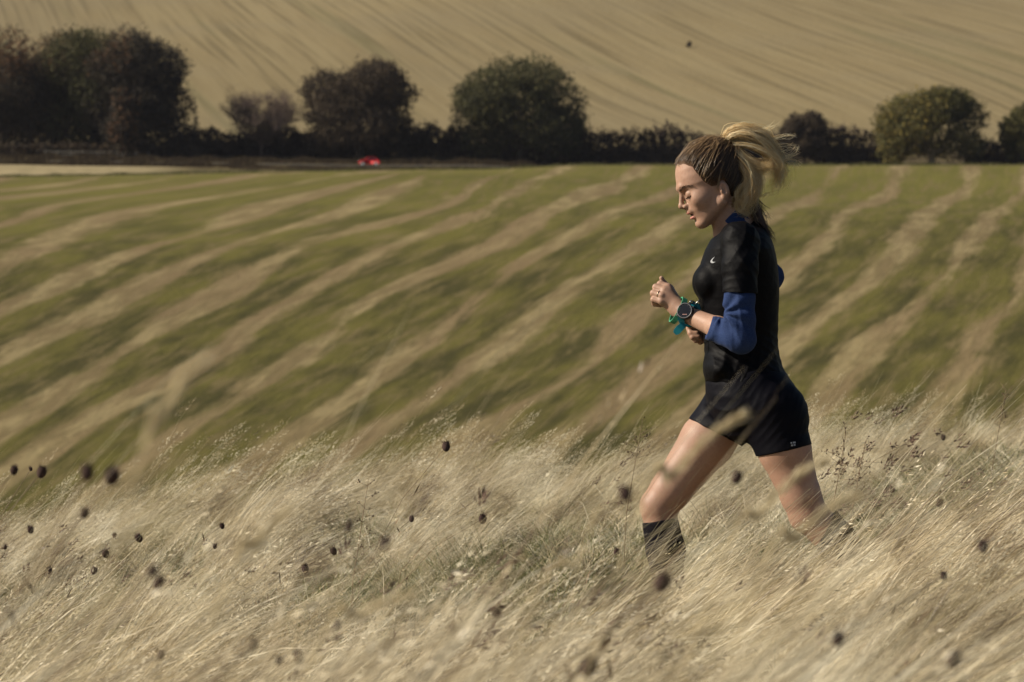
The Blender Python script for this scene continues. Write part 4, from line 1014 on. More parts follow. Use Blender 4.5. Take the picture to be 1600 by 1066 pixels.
# arm joints (px, py, depth)
SH = (1153, 384, -78); EL = (1150, 529, -112); WR = (1071, 491, -18); HB = (1058, 482, -8)
SH2 = (1170, 390, 80); EL2 = (1211, 431, 118); WR2 = (1112, 504, 66)
HIP1 = (1203, 625, -44); KN1 = (1259, 801, -50); AN1 = (1384, 938, -46)
HIP2 = (1158, 622, 42); KN2 = (1031, 792, 44); AN2 = (1052, 985, 40)
def hand_near():
    P = [cone(WR, HB, 13.2, 12.4, 6, flat=((0.3, 1, 0.2), 0.78)), cone(HB, (1040, 461, 0), 13, 14.5, 8, flat=((0.5, 1, -0.1), 0.70)), cone((1056, 476, -2), (1036, 470, -4), 11, 8.5, 7, flat=((0.4, 1, 0), 0.75)), cone((1057, 474, 2), (1043, 450, 10), 9, 7.5, 8)]
    # metacarpal end, first knuckle, second knuckle, tip for index..little
    F_ = [((1044, 449, 4), (1032, 444, 9), (1034, 450, 21), (1043, 455, 22), 5.4),
          ((1038, 454, -3), (1025, 449, 5), (1027, 457, 18), (1037, 461, 19), 5.5),
          ((1034, 462, -7), (1021, 458, 1), (1023, 466, 14), (1034, 469, 16), 5.2),
          ((1033, 471, -8), (1021, 468, -2), (1023, 475, 10), (1033, 477, 13), 4.7)]
    for a, b, c, d, r_ in F_:
        P += [cone((1054, 474, -6), a, r_ * 0.9, r_ * 1.12, 3.5), cone(a, b, r_ * 1.12, r_ * 1.02, 1.6), cone(b, c, r_ * 1.02, r_ * 0.9, 1.2), cone(c, d, r_ * 0.92, r_ * 0.8, 1.2)]
    P += [cone((1056, 470, 8), (1047, 451, 17), 8, 6.6, 5), cone((1047, 451, 17), (1038, 443, 17), 6.4, 5.3, 2), cone((1038, 443, 17), (1034, 434.5, 14), 5.0, 3.6, 1.5)]
    return P
def hand_far():
    P = [cone(WR2, (1100, 512, 58), 12.5, 12, 6), cone((1102, 511, 58), (1090, 518, 50), 13, 13, 6, flat=((0.2, 1, 0), 0.72))]
    F_ = [((1092, 512, 46), (1079, 513, 42), (1081, 521, 36), (1090, 521, 34), 5.2), ((1094, 518, 44), (1081, 520, 40), (1084, 527, 34), (1093, 526, 33), 5.2),
          ((1097, 523, 46), (1085, 527, 42), (1089, 532, 36), (1097, 530, 36), 4.9), ((1101, 526, 48), (1092, 531, 46), (1096, 535, 40), (1102, 533, 40), 4.4)]
    for a, b, c, d, r_ in F_: P += [cone((1104, 512, 56), a, r_, r_ * 1.1, 3), cone(a, b, r_ * 1.1, r_, 1.6), cone(b, c, r_, r_ * .9, 1.2), cone(c, d, r_ * .9, r_ * .8, 1.2)]
    P += [cone((1100, 507, 50), (1086, 506, 40), 7, 5.6, 4), cone((1086, 506, 40), (1079, 509, 36), 5.4, 4, 2)]
    return P
BODY = [loft(TORSO, 8, grow=-8), loft(PELV, 6, grow=-10)] + NECK + HEAD + EARS
BODY += [cone(SH, (1150, 440, -100), 22, 21, 8), cone((1150, 440, -100), EL, 21, 18.5, 8), cone(EL, (1118, 513, -72), 18.5, 18, 6), cone((1124, 516, -80), WR, 17.6, 12.6, 6)] + hand_near()
BODY += [cone(SH2, EL2, 23, 18, 10), cone(EL2, WR2, 18, 12.5, 5)] + hand_far()
BODY += [cone((1205, 640, -42), (1222, 700, -48), 40, 40.5, 8), cone((1222, 700, -48), (1247, 772, -50), 40.5, 30.5, 8), cone((1247, 772, -50), KN1, 30.5, 29, 8), ell((1246, 806, -50), (14, 15, 17), 10),
         cone(KN1, (1304, 845, -50), 27, 29, 8), cone((1304, 845, -50), AN1, 28, 15, 8)]
BODY += [cone((1150, 640, 42), (1108, 690, 44), 38, 42.5, 8), cone((1108, 690, 44), (1050, 768, 44), 42.5, 32, 8), cone((1050, 768, 44), KN2, 31, 28.5, 8), ell((1020, 796, 42), (16.5, 17, 20), 9), ell((1030, 818, 42), (19, 19, 13), 8),
         cone(KN2, (1042, 862, 46), 26, 28, 8), cone((1042, 862, 46), AN2, 27, 14.5, 8)]
# --- skin
t = NT('skin')
nz = t.noise(t.obj(), 9, 4); nf = t.noise(t.obj(), 140, 3)
c = t.mix(t.smooth(nz, 0.35, 0.7), (0.335, 0.198, 0.138), (0.395, 0.243, 0.175))
c = t.mix(t.smooth(nf, 0.4, 0.75, 0, 0.35), c, (0.26, 0.142, 0.096))
ps = t.n('ShaderNodeSeparateXYZ', Vector=t.pos())
M_skin = t.done(t.bsdf(c, 0.52, bump=t.noise(t.obj(), 300, 2), bd=0.00022, Specular_IOR_Level=0.33, Subsurface_Weight=0.10, Subsurface_Scale=0.012, Subsurface_Radius=(1.0, 0.35, 0.2)))
M_lip = simple('lip_skin', (0.40, 0.165, 0.13), 0.38, 0.5, 0.1, 60)
M_gum = simple('mouth_inside', (0.12, 0.03, 0.028), 0.5, 0.4, 0.1, 60)
V, F = mesh_sdf(BODY, 1.45, (975, -150, -1008), (1475, 165, -200))
N_ = normals_of(HEAD + NECK, V[V[:, 2] > -375])   # only used for the fine face detail
hm = (V - HC) @ HM
lip = ((np.abs(hm[:, 2]) < 10.5) & (hm[:, 0] > 42.5) & (((hm[:, 1] < -33.2) & (hm[:, 1] > -39)) | ((hm[:, 1] < -40) & (hm[:, 1] > -47.6))) )
gum = ((np.abs(hm[:, 2]) < 10) & (hm[:, 0] > 38) & (hm[:, 0] < 47.6) & (hm[:, 1] < -37.6) & (hm[:, 1] > -42))
fm = np.zeros(len(F), int); lf = lip[F].all(1); gf = gum[F].all(1); fm[lf] = 1; fm[gf] = 2
me = mesh_np('body', fig2world(V) - RW, F, True, None)
body = link('body', me, [M_skin, M_lip, M_gum], runner); me.polygons.foreach_set('material_index', fm.astype(np.int32))

# --- brows and lashes
M_brow = simple('brow_hair', (0.085, 0.052, 0.034), 0.8, 0.2, 0.2, 90)
def face_hairs(name, spine, n, length, rad, dirv, seed, spread):
    """short hairs planted along a line on the face (head frame)"""
    r = np.random.default_rng(seed); mb = MB()
    S = np.array(spine, float); u = np.linspace(0, 1, len(S))
    for i in range(n):
        q = r.random(); p0 = np.array([np.interp(q, u, S[:, k]) for k in range(3)]) + r.normal(0, spread, 3) * (0.5, 1, 0.3)
        P0 = H(*p0)
        for _ in range(5):
            d0 = evalp(HEAD, P0[None].astype(np.float32))[0]; nn = normals_of(HEAD, P0[None])[0]; P0 = P0 - nn * d0
        d = HM @ (np.array(dirv(q), np.float32) + r.normal(0, .18, 3).astype(np.float32)); P1 = P0 + nn * rad + d * length * 0.5 + nn * .4; P2 = P0 + d * length * r.uniform(.7, 1.2) + nn * .6
        mb.tube([tuple(P0), tuple(P1), tuple(P2)], [rad, rad * .8, rad * .25], 3, False)
    v = fig2world(np.array(mb.v)) - RW
    return link(name, mesh_np(name, v, mb.f), M_brow, runner)
for sg in (-1, 1):
    face_hairs('eyebrow', [(51, 2.0, 6 * sg), (50.5, 4.6, 14 * sg), (45, 5.4, 23 * sg), (36, 2.4, 31 * sg)], 110, 3.0, 0.24, lambda q, sg=sg: (-0.45 - .3 * q, 0.35 - .6 * q, 0.8 * sg), 3 + sg, 0.85)
    face_hairs('eyelashes', [(46.5, -12.2, 9.5 * sg), (47.2, -12.9, 15 * sg), (43.5, -12.8, 21 * sg), (38, -11.6, 25 * sg)], 46, 3.2, 0.26, lambda q, sg=sg: (0.75, -0.5, 0.5 * q * sg), 9 + sg, 0.3)

# --- clothes
def cloth(name, col, col2, rough, scale, bump, sheen=0.25, spec=0.3):
    t = NT(name); o_ = t.obj()
    fine = t.noise(o_, scale, 3, 0.6); fold = t.noise(o_, 22, 4, 0.55, 0.4)
    c = t.mix(t.smooth(fine, 0.35, 0.65), col, col2)
    h = t.math('ADD', t.math('MULTIPLY', fine, 0.10), t.math('MULTIPLY', fold, 0.7))
    return t.done(t.bsdf(c, rough, bump=h, bd=bump, Specular_IOR_Level=spec, Sheen_Weight=sheen, Sheen_Roughness=0.4))
M_shirt = cloth('black_jersey', (0.0012, 0.0011, 0.0018), (0.0026, 0.0024, 0.0034), 0.58, 520, 0.0045, 0.0, 0.10)
M_short = cloth('dark_lycra', (0.0016, 0.0015, 0.0038), (0.0028, 0.0027, 0.0058), 0.6, 620, 0.003, 0.0, 0.10)
M_blue = cloth('blue_melange', (0.011, 0.023, 0.076), (0.027, 0.049, 0.130), 0.8, 560, 0.004, 0.02, 0.12)
M_sock = cloth('black_sock', (0.005, 0.004, 0.006), (0.009, 0.008, 0.011), 0.85, 700, 0.002, 0.0, .1)
def garment(name, prims, h, lo, hi, mat, folds=None, seed=1, amp=1.0, mask=None):
    V, F = mesh_sdf(prims, h, lo, hi)
    if folds is not None:
        n_ = normals_of(prims, V); d = wob(V, folds, seed) * amp
        if mask is not None: d = d * mask(V)
        V = V + n_ * d[:, None]
    return fig_mesh(name, V, F, mat)
shoulder_cone = cone((1148, 374, -42), (1151, 377, -80), 26.5, 27.5, 8)
SHIRT = [loft(TORSO, 8), cone((1142, 372, -8), (1182, 362, -8), 19, 18, 8),
         ell((1104, 441, -33), (21, 29, 27), 9), ell((1104, 441, 33), (21, 29, 27), 9),
         shoulder_cone, cone((1153, 377, -80), (1150, 420, -96), 27.8, 28, 6), cone((1150, 420, -96), (1150, 475, -106), 27.5, 27.5, 6),
         cone((1162, 376, 42), (1170, 384, 78), 26, 27, 8), cone((1170, 380, 80), (1190, 416, 104), 27, 25, 8),
         ell((1122, 576, -24), (21, 50, 20), 16)]
SHIRT_CUT = Pr(lambda P: np.maximum(-(P[:, 2] + 459 + 0.02 * (P[:, 0] - 1150)), -2.0 * (P[:, 1] + 81.0) * 0 + (P[:, 1] + 76)), (1150, -106, -475), 60, 's', 1.0)
# sleeve end: everything of the near sleeve lower than the hem line is taken off
def sleeve_hem(P):
    below = P[:, 2] + 459.5 + 0.03 * (P[:, 0] - 1150)            # negative under the hem
    side = P[:, 1] + 77.5 + 0 * P[:, 0]                           # negative on the arm's side
    return np.maximum(below, side)
SHIRT += [Pr(sleeve_hem, (1150, -112, -480), 75, 's', 0.8)]
def hem(P): return P[:, 2] + 598.5 + 3.0 * np.sin(P[:, 0] / 14.0) - 0.02 * (P[:, 0] - 1100) + 2.0 * np.sin(P[:, 1] / 17)
SHIRT += [Pr(lambda P: -hem(P), (0, 0, 0), 1e9, 'i', 1.5),
          cone((1118, 322, -3), (1146, 364, 0), 27, 30, 1.5, 's', flat=((0, 1, 0), 1.0))]
def shirt_mask(V):
    m = 0.25 + 0.75 * sstep(-V[:, 2], 470, 560) + 0.5 * (V[:, 1] < -78) ; return m * (0.6 + 0.4 * sstep(V[:, 0], 1090, 1110))
garment('tshirt', SHIRT, 1.5, (1075, -145, -610), (1245, 145, -335), M_shirt, [(0.25, 0.2, 1, 15, .9), (0.9, .1, -.45, 17, 1.3), (1, 0.2, 0.2, 24, 1.6), (.7, .2, .7, 11, .6)], 3, 0.6, shirt_mask)
garment('collar', [cone((1139, 327, -3), (1157, 368, 0), 27.2, 31, 3, flat=((0, 1, 0), 0.98)), Pr(lambda P: (P[:, 0] - 1124) * -0.86 + (P[:, 2] + 355) * 0.9 - 3, (0, 0, 0), 1e9, 'i', 1.0)], 1.2, (1100, -50, -400), (1205, 50, -300), M_blue, [(1, 0, 1, 12, .4)], 5)
SLEEVE = [cone((1150, 425, -98), (1149, 500, -110), 24.5, 23.8, 6), cone((1149, 500, -110), (1150, 528, -112), 23.5, 23.2, 6), ell((1153, 533, -112), (20, 19, 19), 8), cone((1147, 526, -110), (1116, 516, -76), 23.0, 20.0, 7), cone((1120, 517, -80), (1090, 507, -40), 20.2, 19, 4),
          halfspace((1103.5, 514, -60), (-0.94, -0.30, 0.0), 'i', 0.8)]
def sl_mask(V):
    return 0.35 + 0.65 * np.exp(-(((V[:, 0] - 1135) / 26) ** 2 + ((V[:, 2] + 512) / 34) ** 2))
def radial(V):
    a = np.arctan2(V[:, 2] + 492, V[:, 0] - 1122); rr = np.hypot(V[:, 2] + 492, V[:, 0] - 1122)
    return 1.5 * np.sin(a * 9 + rr / 14 + 0.8 * np.sin(rr / 9)) * np.exp(-(rr / 40) ** 2) * sstep(rr, 4, 14)
V, F = mesh_sdf(SLEEVE, 1.25, (1080, -150, -565), (1185, -30, -400)); n_ = normals_of(SLEEVE, V)
cm = sstep(-((V - np.array(pt3((1103.5, 514, -60)))) @ np.array([-0.94, 0, 0.30])), 2, 10)
V = V + n_ * cm[:, None] * (2.0 * radial(V) + wob(V, [(1, 0, .3, 17, 1.0), (.3, .3, 1, 13, .5), (1, 0, .1, 8, .3)], 8) * sl_mask(V))[:, None]
fig_mesh('sleeve', V, F, M_blue)
garment('sleeve', [cone((1196, 410, 100), EL2, 23, 21.5, 5), cone(EL2, (1120, 497, 74), 21.8, 16, 5), halfspace((1122, 496, 74), (-0.8, 0.6, 0), 'i', 1)], 1.6, (1095, 40, -530), (1235, 160, -380), M_blue, [(1, 0, .4, 13, .8)], 9)
# shorts: hips and two tight legs with their hems square to the thighs
SHORTS = [loft(PELV, 8), cone((1198, 640, -42), (1221, 700, -48), 50, 43, 10), cone((1221, 700, -48), (1230, 725, -48), 43.6, 42, 4), ell((1226, 650, -40), (34, 44, 46), 12), ell((1222, 650, 36), (34, 44, 44), 12),
          cone((1158, 628, 42), (1108, 692, 44), 50, 45.5, 10),
          Pr(lambda P: np.maximum((P - pt3((1218, 701, -48))) @ (A3(0.17, 0, -0.985)), 0 * P[:, 0] + P[:, 1] - 6), (0, 0, 0), 1e9, 'x', .8)]
def cut1(P):   # positive under the rear leg's hem, near side only
    d = (P - pt3((1218, 703, -48))) @ A3(0.22, 0, -0.975) ; return -np.maximum(-d, 1163 - P[:, 0])
def cut2(P):   # positive beyond the front leg's hem, far side only
    d = (P - pt3((1092, 662, 44))) @ A3(-0.466, 0, -0.885); return -np.maximum(-d, P[:, 0] - 1163)
SHORTS = SHORTS[:-1] + [Pr(lambda P: -cut1(P), (0, 0, 0), 1e9, 's', 0.8), Pr(lambda P: -cut2(P), (0, 0, 0), 1e9, 's', 0.8), halfspace((1150, 578, 0), (0, -1), 'i', 1)]
SHORTS = [p if p.R < 1e8 or p.op == 'i' else p for p in SHORTS]
garment('shorts', SHORTS, 1.5, (1040, -110, -740), (1285, 110, -575), M_short, [(.5, .2, -.85, 17, .55), (.8, .2, -.5, 10, .3)], 12, 1.0, lambda V: sstep(V[:, 2], -715, -670))
# socks and shoes
SOCK1 = [cone((1276, 812, -50), (1304, 845, -50), 31, 31.5, 8), cone((1304, 845, -50), AN1, 30.5, 17.5, 8), halfspace((1284, 826, -50), (-0.86, -0.5), 'i', 1)]
SOCK2 = [cone((1034, 822, 44), (1042, 862, 46), 29, 30.5, 8), cone((1042, 862, 46), AN2, 29.5, 17, 8), halfspace((1036, 814, 44), (-0.18, -0.98), 'i', 1)]
garment('sock', SOCK1, 1.8, (1240, -100, -960), (1460, 0, -770), M_sock, [(1, 0, .4, 9, .3)], 2)
garment('sock', SOCK2, 1.8, (985, 0, -1010), (1090, 100, -790), M_sock, [(.2, 0, 1, 9, .3)], 2)
M_shoe = cloth('plum_shoe_mesh', (0.045, 0.020, 0.050), (0.085, 0.040, 0.085), 0.7, 400, 0.002)
M_sole = simple('shoe_sole', (0.35, 0.33, 0.30), 0.7, 0.3, 0.1, 60)
def shoe(ank, toe_dir, down_dir):
    """shoe from ankle joint, pointing along toe_dir with the sole on the down_dir side; (dx,dpy) photo directions"""
    a = np.array([ank[0], ank[1]]); tdir = np.array(toe_dir) / np.hypot(*toe_dir); dn = np.array(down_dir) / np.hypot(*down_dir); y = ank[2]
    q = lambda f_, d_: (a[0] + tdir[0] * f_ + dn[0] * d_, a[1] + tdir[1] * f_ + dn[1] * d_, y)
    up = [cone(q(-4, -2), q(-8, 22), 19, 20, 6), cone(q(-8, 22), q(50, 26), 20, 19, 10), cone(q(50, 27), q(96, 33), 20, 14, 10)]
    so = [cone(q(-16, 37), q(42, 38), 20, 20, 4, flat=((dn[0], 0, -dn[1]), 0.42)), cone(q(42, 38), q(98, 37), 21, 17, 4, flat=((dn[0], 0, -dn[1]), 0.42))]
    lo = (min(q(-50, 0)[0], q(130, 0)[0], q(-50, 60)[0], q(130, 60)[0]) - 5, y - 40, -max(q(-50, 60)[1], q(130, 60)[1], q(-50, 0)[1], q(130, 0)[1]) - 5)
    hi = (max(q(-50, -30)[0], q(130, -30)[0], q(-50, 60)[0], q(130, 60)[0]) + 5, y + 40, -min(q(-50, -30)[1], q(130, -30)[1], q(-50, 60)[1], q(130, 60)[1]) + 5)
    V, F = mesh_sdf(up, 2.0, lo, hi); o = fig_mesh('shoe', V, F, M_shoe)
    V, F = mesh_sdf(so, 2.0, lo, hi); link('sole', mesh_np('sole', fig2world(V) - RW, F), M_sole, o)
    lm = MB()
    for k in range(5):
        f_ = 22 + k * 8; c1 = q(f_, 5 + k * 1.5); lm.tube([(c1[0], y - 9, -c1[1]), (c1[0] + tdir[0] * 3, y, -c1[1] + 2), (c1[0], y + 9, -c1[1])], 1.3, 5)
    link('lace', mesh_np('lace', fig2world(np.array(lm.v)) - RW, lm.f), M_sole, o)
shoe(AN2, (-0.97, 0.10), (0.10, 1.0))
shoe(AN1, (-0.45, 0.89), (0.89, 0.45))

# --- projection of small flat things onto the figure
def on_surface(prims, px, py, y0=-160):
    """first figure point met when looking along depth at (px, py)"""
    P = A3(px, y0, -py)
    for _ in range(60):
        d = evalp(prims, P[None])[0]; P[1] += max(d, 0.1) * 0.8
        if d < 0.3: break
    return P
def decal(name, prims, polys, mat, off=0.8, parent=None):
    mb = MB()
    for poly in polys:
        pts = [on_surface(prims, *p) for p in poly]; n = len(pts)
        front = [(p[0], p[1] - off, p[2]) for p in pts]; back = [(p[0], p[1] + 1.5, p[2]) for p in pts]
        mb.add(front + back, [tuple(range(n))] + [(k, n + k, n + (k + 1) % n, (k + 1) % n) for k in range(n)])
    return link(name, mesh_np(name, fig2world(np.array(mb.v)) - RW, mb.f, False), mat, parent or runner)
M_print = simple('reflective_print', (0.34, 0.35, 0.37), 0.4, 0.5, 0.05, 200)
sw = [(1113.2, 403.0), (1110.2, 405.6), (1107.2, 408.6), (1106.2, 411.0), (1107.4, 412.6), (1110.2, 412.2), (1113.8, 410.6)]
sw2 = [(1113.8, 410.6), (1110.6, 410.6), (1109.4, 409.4), (1110.4, 407.0), (1113.2, 403.0)]
decal('chest_logo', SHIRT, [[(1113.4, 402.6), (1109.6, 405.6), (1107.0, 409.2), (1109.3, 408.9), (1110.4, 406.6)], [(1107.0, 409.2), (1107.6, 412.0), (1110.6, 412.6), (1114.2, 410.8), (1110.6, 410.5), (1109.3, 408.9)]], M_print)
decal('shorts_logo', SHORTS, [[(1228.6, 688.6), (1228.6, 690.8), (1231.0, 690.8), (1231.0, 688.6)], [(1232.4, 688.0), (1232.4, 690.6), (1236.4, 690.2), (1236.4, 687.8)], [(1229.4, 692.2), (1229.4, 694.6), (1232.0, 694.6), (1232.0, 692.2)], [(1233.2, 691.8), (1233.2, 694.2), (1236.0, 694.0), (1236.0, 691.6)]], M_print, 1.2)

# --- hair
M_scalp = NT('brown_hair'); t = M_scalp
c = t.mix(t.smooth(t.noise(t.obj(), 55, 4), 0.35, 0.7), (0.030, 0.016, 0.009), (0.075, 0.042, 0.022)); c = t.mix(t.attr('edge'), c, (0.17, 0.10, 0.062)); M_scalp = t.done(t.bsdf(c, 0.75, Specular_IOR_Level=0.2))
def hair_mat(name, a, b, c3, trans):
    t = NT(name); c = t.ramp(t.attr('tint'), [(0, a), (0.5, b), (1, c3)])
    d = t.bsdf(c, 0.3, Specular_IOR_Level=0.7); tr = t.n('ShaderNodeBsdfTranslucent', Color=c); mx = t.n('ShaderNodeMixShader'); mx.inputs[0].default_value = trans
    t.t.links.new(d.outputs[0], mx.inputs[1]); t.t.links.new(tr.outputs[0], mx.inputs[2]); return t.done(mx)
M_brownh = hair_mat('brown_strands', (0.038, 0.021, 0.012), (0.115, 0.068, 0.034), (0.38, 0.25, 0.125), 0.15)
M_blond = hair_mat('blonde_strands', (0.44, 0.27, 0.11), (0.92, 0.73, 0.40), (1.0, 0.95, 0.76), 0.55)
M_darkend = hair_mat('dark_ends', (0.030, 0.016, 0.010), (0.075, 0.042, 0.024), (0.16, 0.095, 0.05), 0.15)
HAIRCAP = [loft(HROWS, 4, frame=(HC, HM), expo=2.15, grow=2.6), ell(H(-34, 22), (20, 30, 33), 10, M=HM, raw=True)]
line_a = [-80, -30, -21, -17, -14, -6, 9, 18.5, 25, 27.5, 34, 44, 50, 80]
line_b = [-70, -62, -53, -36, -12, -13, -14.0, -1, 15, 27, 33.5, 38.5, 41, 44]
def hairline(P):
    q = (P - HC) @ HM; yy = np.abs(q[:, 2])
    jag = 0.8 * np.sin(q[:, 0] * 0.35 + q[:, 2] * 0.2)
    return (np.interp(q[:, 0], line_a, line_b) + jag - q[:, 1]) * 0.8 + np.clip((20 - yy) / 20, 0, 1) * np.clip((q[:, 0] - 20) / 20, 0, 1) * -3.0
HCUT = Pr(hairline, (0, 0, 0), 1e9, 'i', 2.0)
HAIR = HAIRCAP + [HCUT]
V, F = mesh_sdf(HAIR, 1.2, (1030, -70, -360), (1190, 70, -205))
base = A3(1131, -3, -231); V0 = V.copy()
n_ = normals_of(HAIR, V); q = V - base; ang = np.arctan2(q[:, 1], -(q[:, 2] + 0.6 * q[:, 0] * 0 )) * 1.0
V = V + n_ * ((sstep(-hairline(V.astype(np.float32)), 6.0, 18.0) * 0.3) * np.sin(np.arctan2(q[:, 1], q[:, 0] - q[:, 2]) * 26 + np.linalg.norm(q, axis=1) / 15))[:, None]
edge = 1 - sstep(-hairline(V.astype(np.float32)), 1.0, 11.0)
V = V - n_ * (2.75 * edge * (np.abs(evalp(HAIRCAP, V.astype(np.float32))) < 1.8))[:, None]
onskin = np.abs(evalp(HAIRCAP, V0.astype(np.float32))) < 1.4
F = F[onskin[F].all(1)]
hair = fig_mesh('hair', V, F, M_scalp); attr(hair.data, 'edge', 0.9 * (1 - sstep(-hairline(V0.astype(np.float32)), -1.0, 9.0)))
def strands(name, paths, rad, mat, tint, parent=None, sides=3, taper=0.25):
    """paths (n, m, 3) in figure units -> one mesh of thin tapering strands"""
    n, m, _ = paths.shape; T = np.gradient(paths, axis=1); T /= np.linalg.norm(T, axis=2, keepdims=True) + 1e-6
    A = np.cross(T, np.array([0.2, 1, 0.1])); A /= np.linalg.norm(A, axis=2, keepdims=True) + 1e-6; Bv = np.cross(T, A)
    rr = (np.asarray(rad).reshape(-1, 1) * (1 - (1 - taper) * np.linspace(0, 1, m) ** 2)[None])[..., None]
    rings = np.stack([paths + A * rr * math.cos(6.2832 * k / sides) + Bv * rr * math.sin(6.2832 * k / sides) for k in range(sides)], 2)
    V = rings.reshape(-1, 3); idx = np.arange(n * m * sides).reshape(n, m, sides); F = []
    for k in range(sides):
        k2 = (k + 1) % sides; F.append(np.stack([idx[:, :-1, k], idx[:, :-1, k2], idx[:, 1:, k2], idx[:, 1:, k]], -1).reshape(-1, 4))
    F = np.concatenate(F); me = mesh_np(name, fig2world(V) - RW, F)
    tt = np.tile(np.repeat(np.asarray(tint), m - 1), sides); attr(me, 'tint', tt, 'FACE')
    return link(name, me, mat, parent or runner)
r = np.random.default_rng(31)
pick = r.choice(len(V), 11000); S0 = V[pick]; S0 = S0[np.abs(evalp(HAIRCAP, S0.astype(np.float32))) < 1.6]; S0 = S0[np.linalg.norm(S0 - base, axis=1) > 14]
HCo = H(-4, 10)
m = 9; u = np.linspace(0, 1, m)
def follow(S0, E0, lift):
    P = S0[:, None] * (1 - u[None, :, None]) + E0[:, None] * u[None, :, None]
    D_ = P - HCo; D_ /= np.linalg.norm(D_, axis=2, keepdims=True); D_ = D_.reshape(-1, 3)
    a_ = np.full(len(D_), 10.0); b_ = np.full(len(D_), 110.0)
    for _ in range(14):
        mid_ = (a_ + b_) / 2; d = evalp(HAIRCAP, (HCo + D_ * mid_[:, None]).astype(np.float32)); a_ = np.where(d < 0, mid_, a_); b_ = np.where(d < 0, b_, mid_)
    return (HCo + D_ * (a_[:, None] + np.repeat(lift, m)[:, None])).reshape(P.shape)
E0 = base + r.normal(0, 3.2, S0.shape)
eg = 1 - sstep(-hairline(S0.astype(np.float32)), 1.0, 12.0)
S0 = S0 + r.normal(0, 2.6, S0.shape) * eg[:, None]
paths = follow(S0, E0, r.uniform(-0.2, 1.5, len(S0)) )
low = -2.2 * eg[:, None] * (1 - np.linspace(0, 1, 9))[None] ** 2
Dh = paths - HCo; Dh /= np.linalg.norm(Dh, axis=2, keepdims=True); paths += Dh * low[..., None]; paths[:, -1] = E0
paths += (np.sin(u * 9)[None, :, None] * r.normal(0, 0.7, (len(S0), 1, 3)))
strands('hair_strands', paths, r.uniform(0.13, 0.32, len(S0)) * (1 - 0.4 * eg), M_brownh, np.clip(r.random(len(S0)) ** 2.0 * 0.75 + 0.18 * eg, 0, 1), hair)
k_ = r.choice(len(S0), 420); S1 = S0[k_] ; E1 = base + r.normal(0, 6, S1.shape); p1_ = follow(S1, E1, r.uniform(0.6, 3.0, len(S1)))
bow = np.sin(u * math.pi)[None, :, None] * r.normal(0, 3.0, (len(S1), 1, 3)); p1_ = p1_ + bow * np.array([1, .3, 1]) + Dh[k_] * (np.sin(u * math.pi)[None, :, None] * 1.2)
strands('hair_strands', p1_, r.uniform(0.2, 0.45, len(S1)), M_brownh, r.uniform(0.45, 1.0, len(S1)), hair)
# wisps over the temple and before the ear
W = []
for (a, b_, c_) in [((1124, 262, -44), (1121, 278, -45), (1118, 300, -42)), ((1103, 246, -40), (1098, 262, -43), (1090, 280, -42)), ((1085, 250, -33), (1092, 262, -40), (1100, 274, -43)), ((1058, 258, -20), (1068, 268, -33), (1082, 276, -38)), ((1146, 300, -34), (1144, 316, -30), (1140, 330, -27)), ((1128, 256, -44), (1122, 270, -47), (1120, 290, -46)), ((1066, 246, -20), (1078, 262, -36), (1088, 268, -41))]:
    for k in range(9):
        A_, B_, C_ = [np.array(pt3(p)) + r.normal(0, 1.1, 3) for p in (a, b_, c_)]; uu = u[:, None]
        W.append(A_ * (1 - uu) ** 2 + 2 * B_ * uu * (1 - uu) + C_ * uu ** 2)
strands('loose_wisps', np.array(W), r.uniform(0.25, 0.5, len(W)), M_brownh, r.uniform(0.6, 1.0, len(W)), hair)

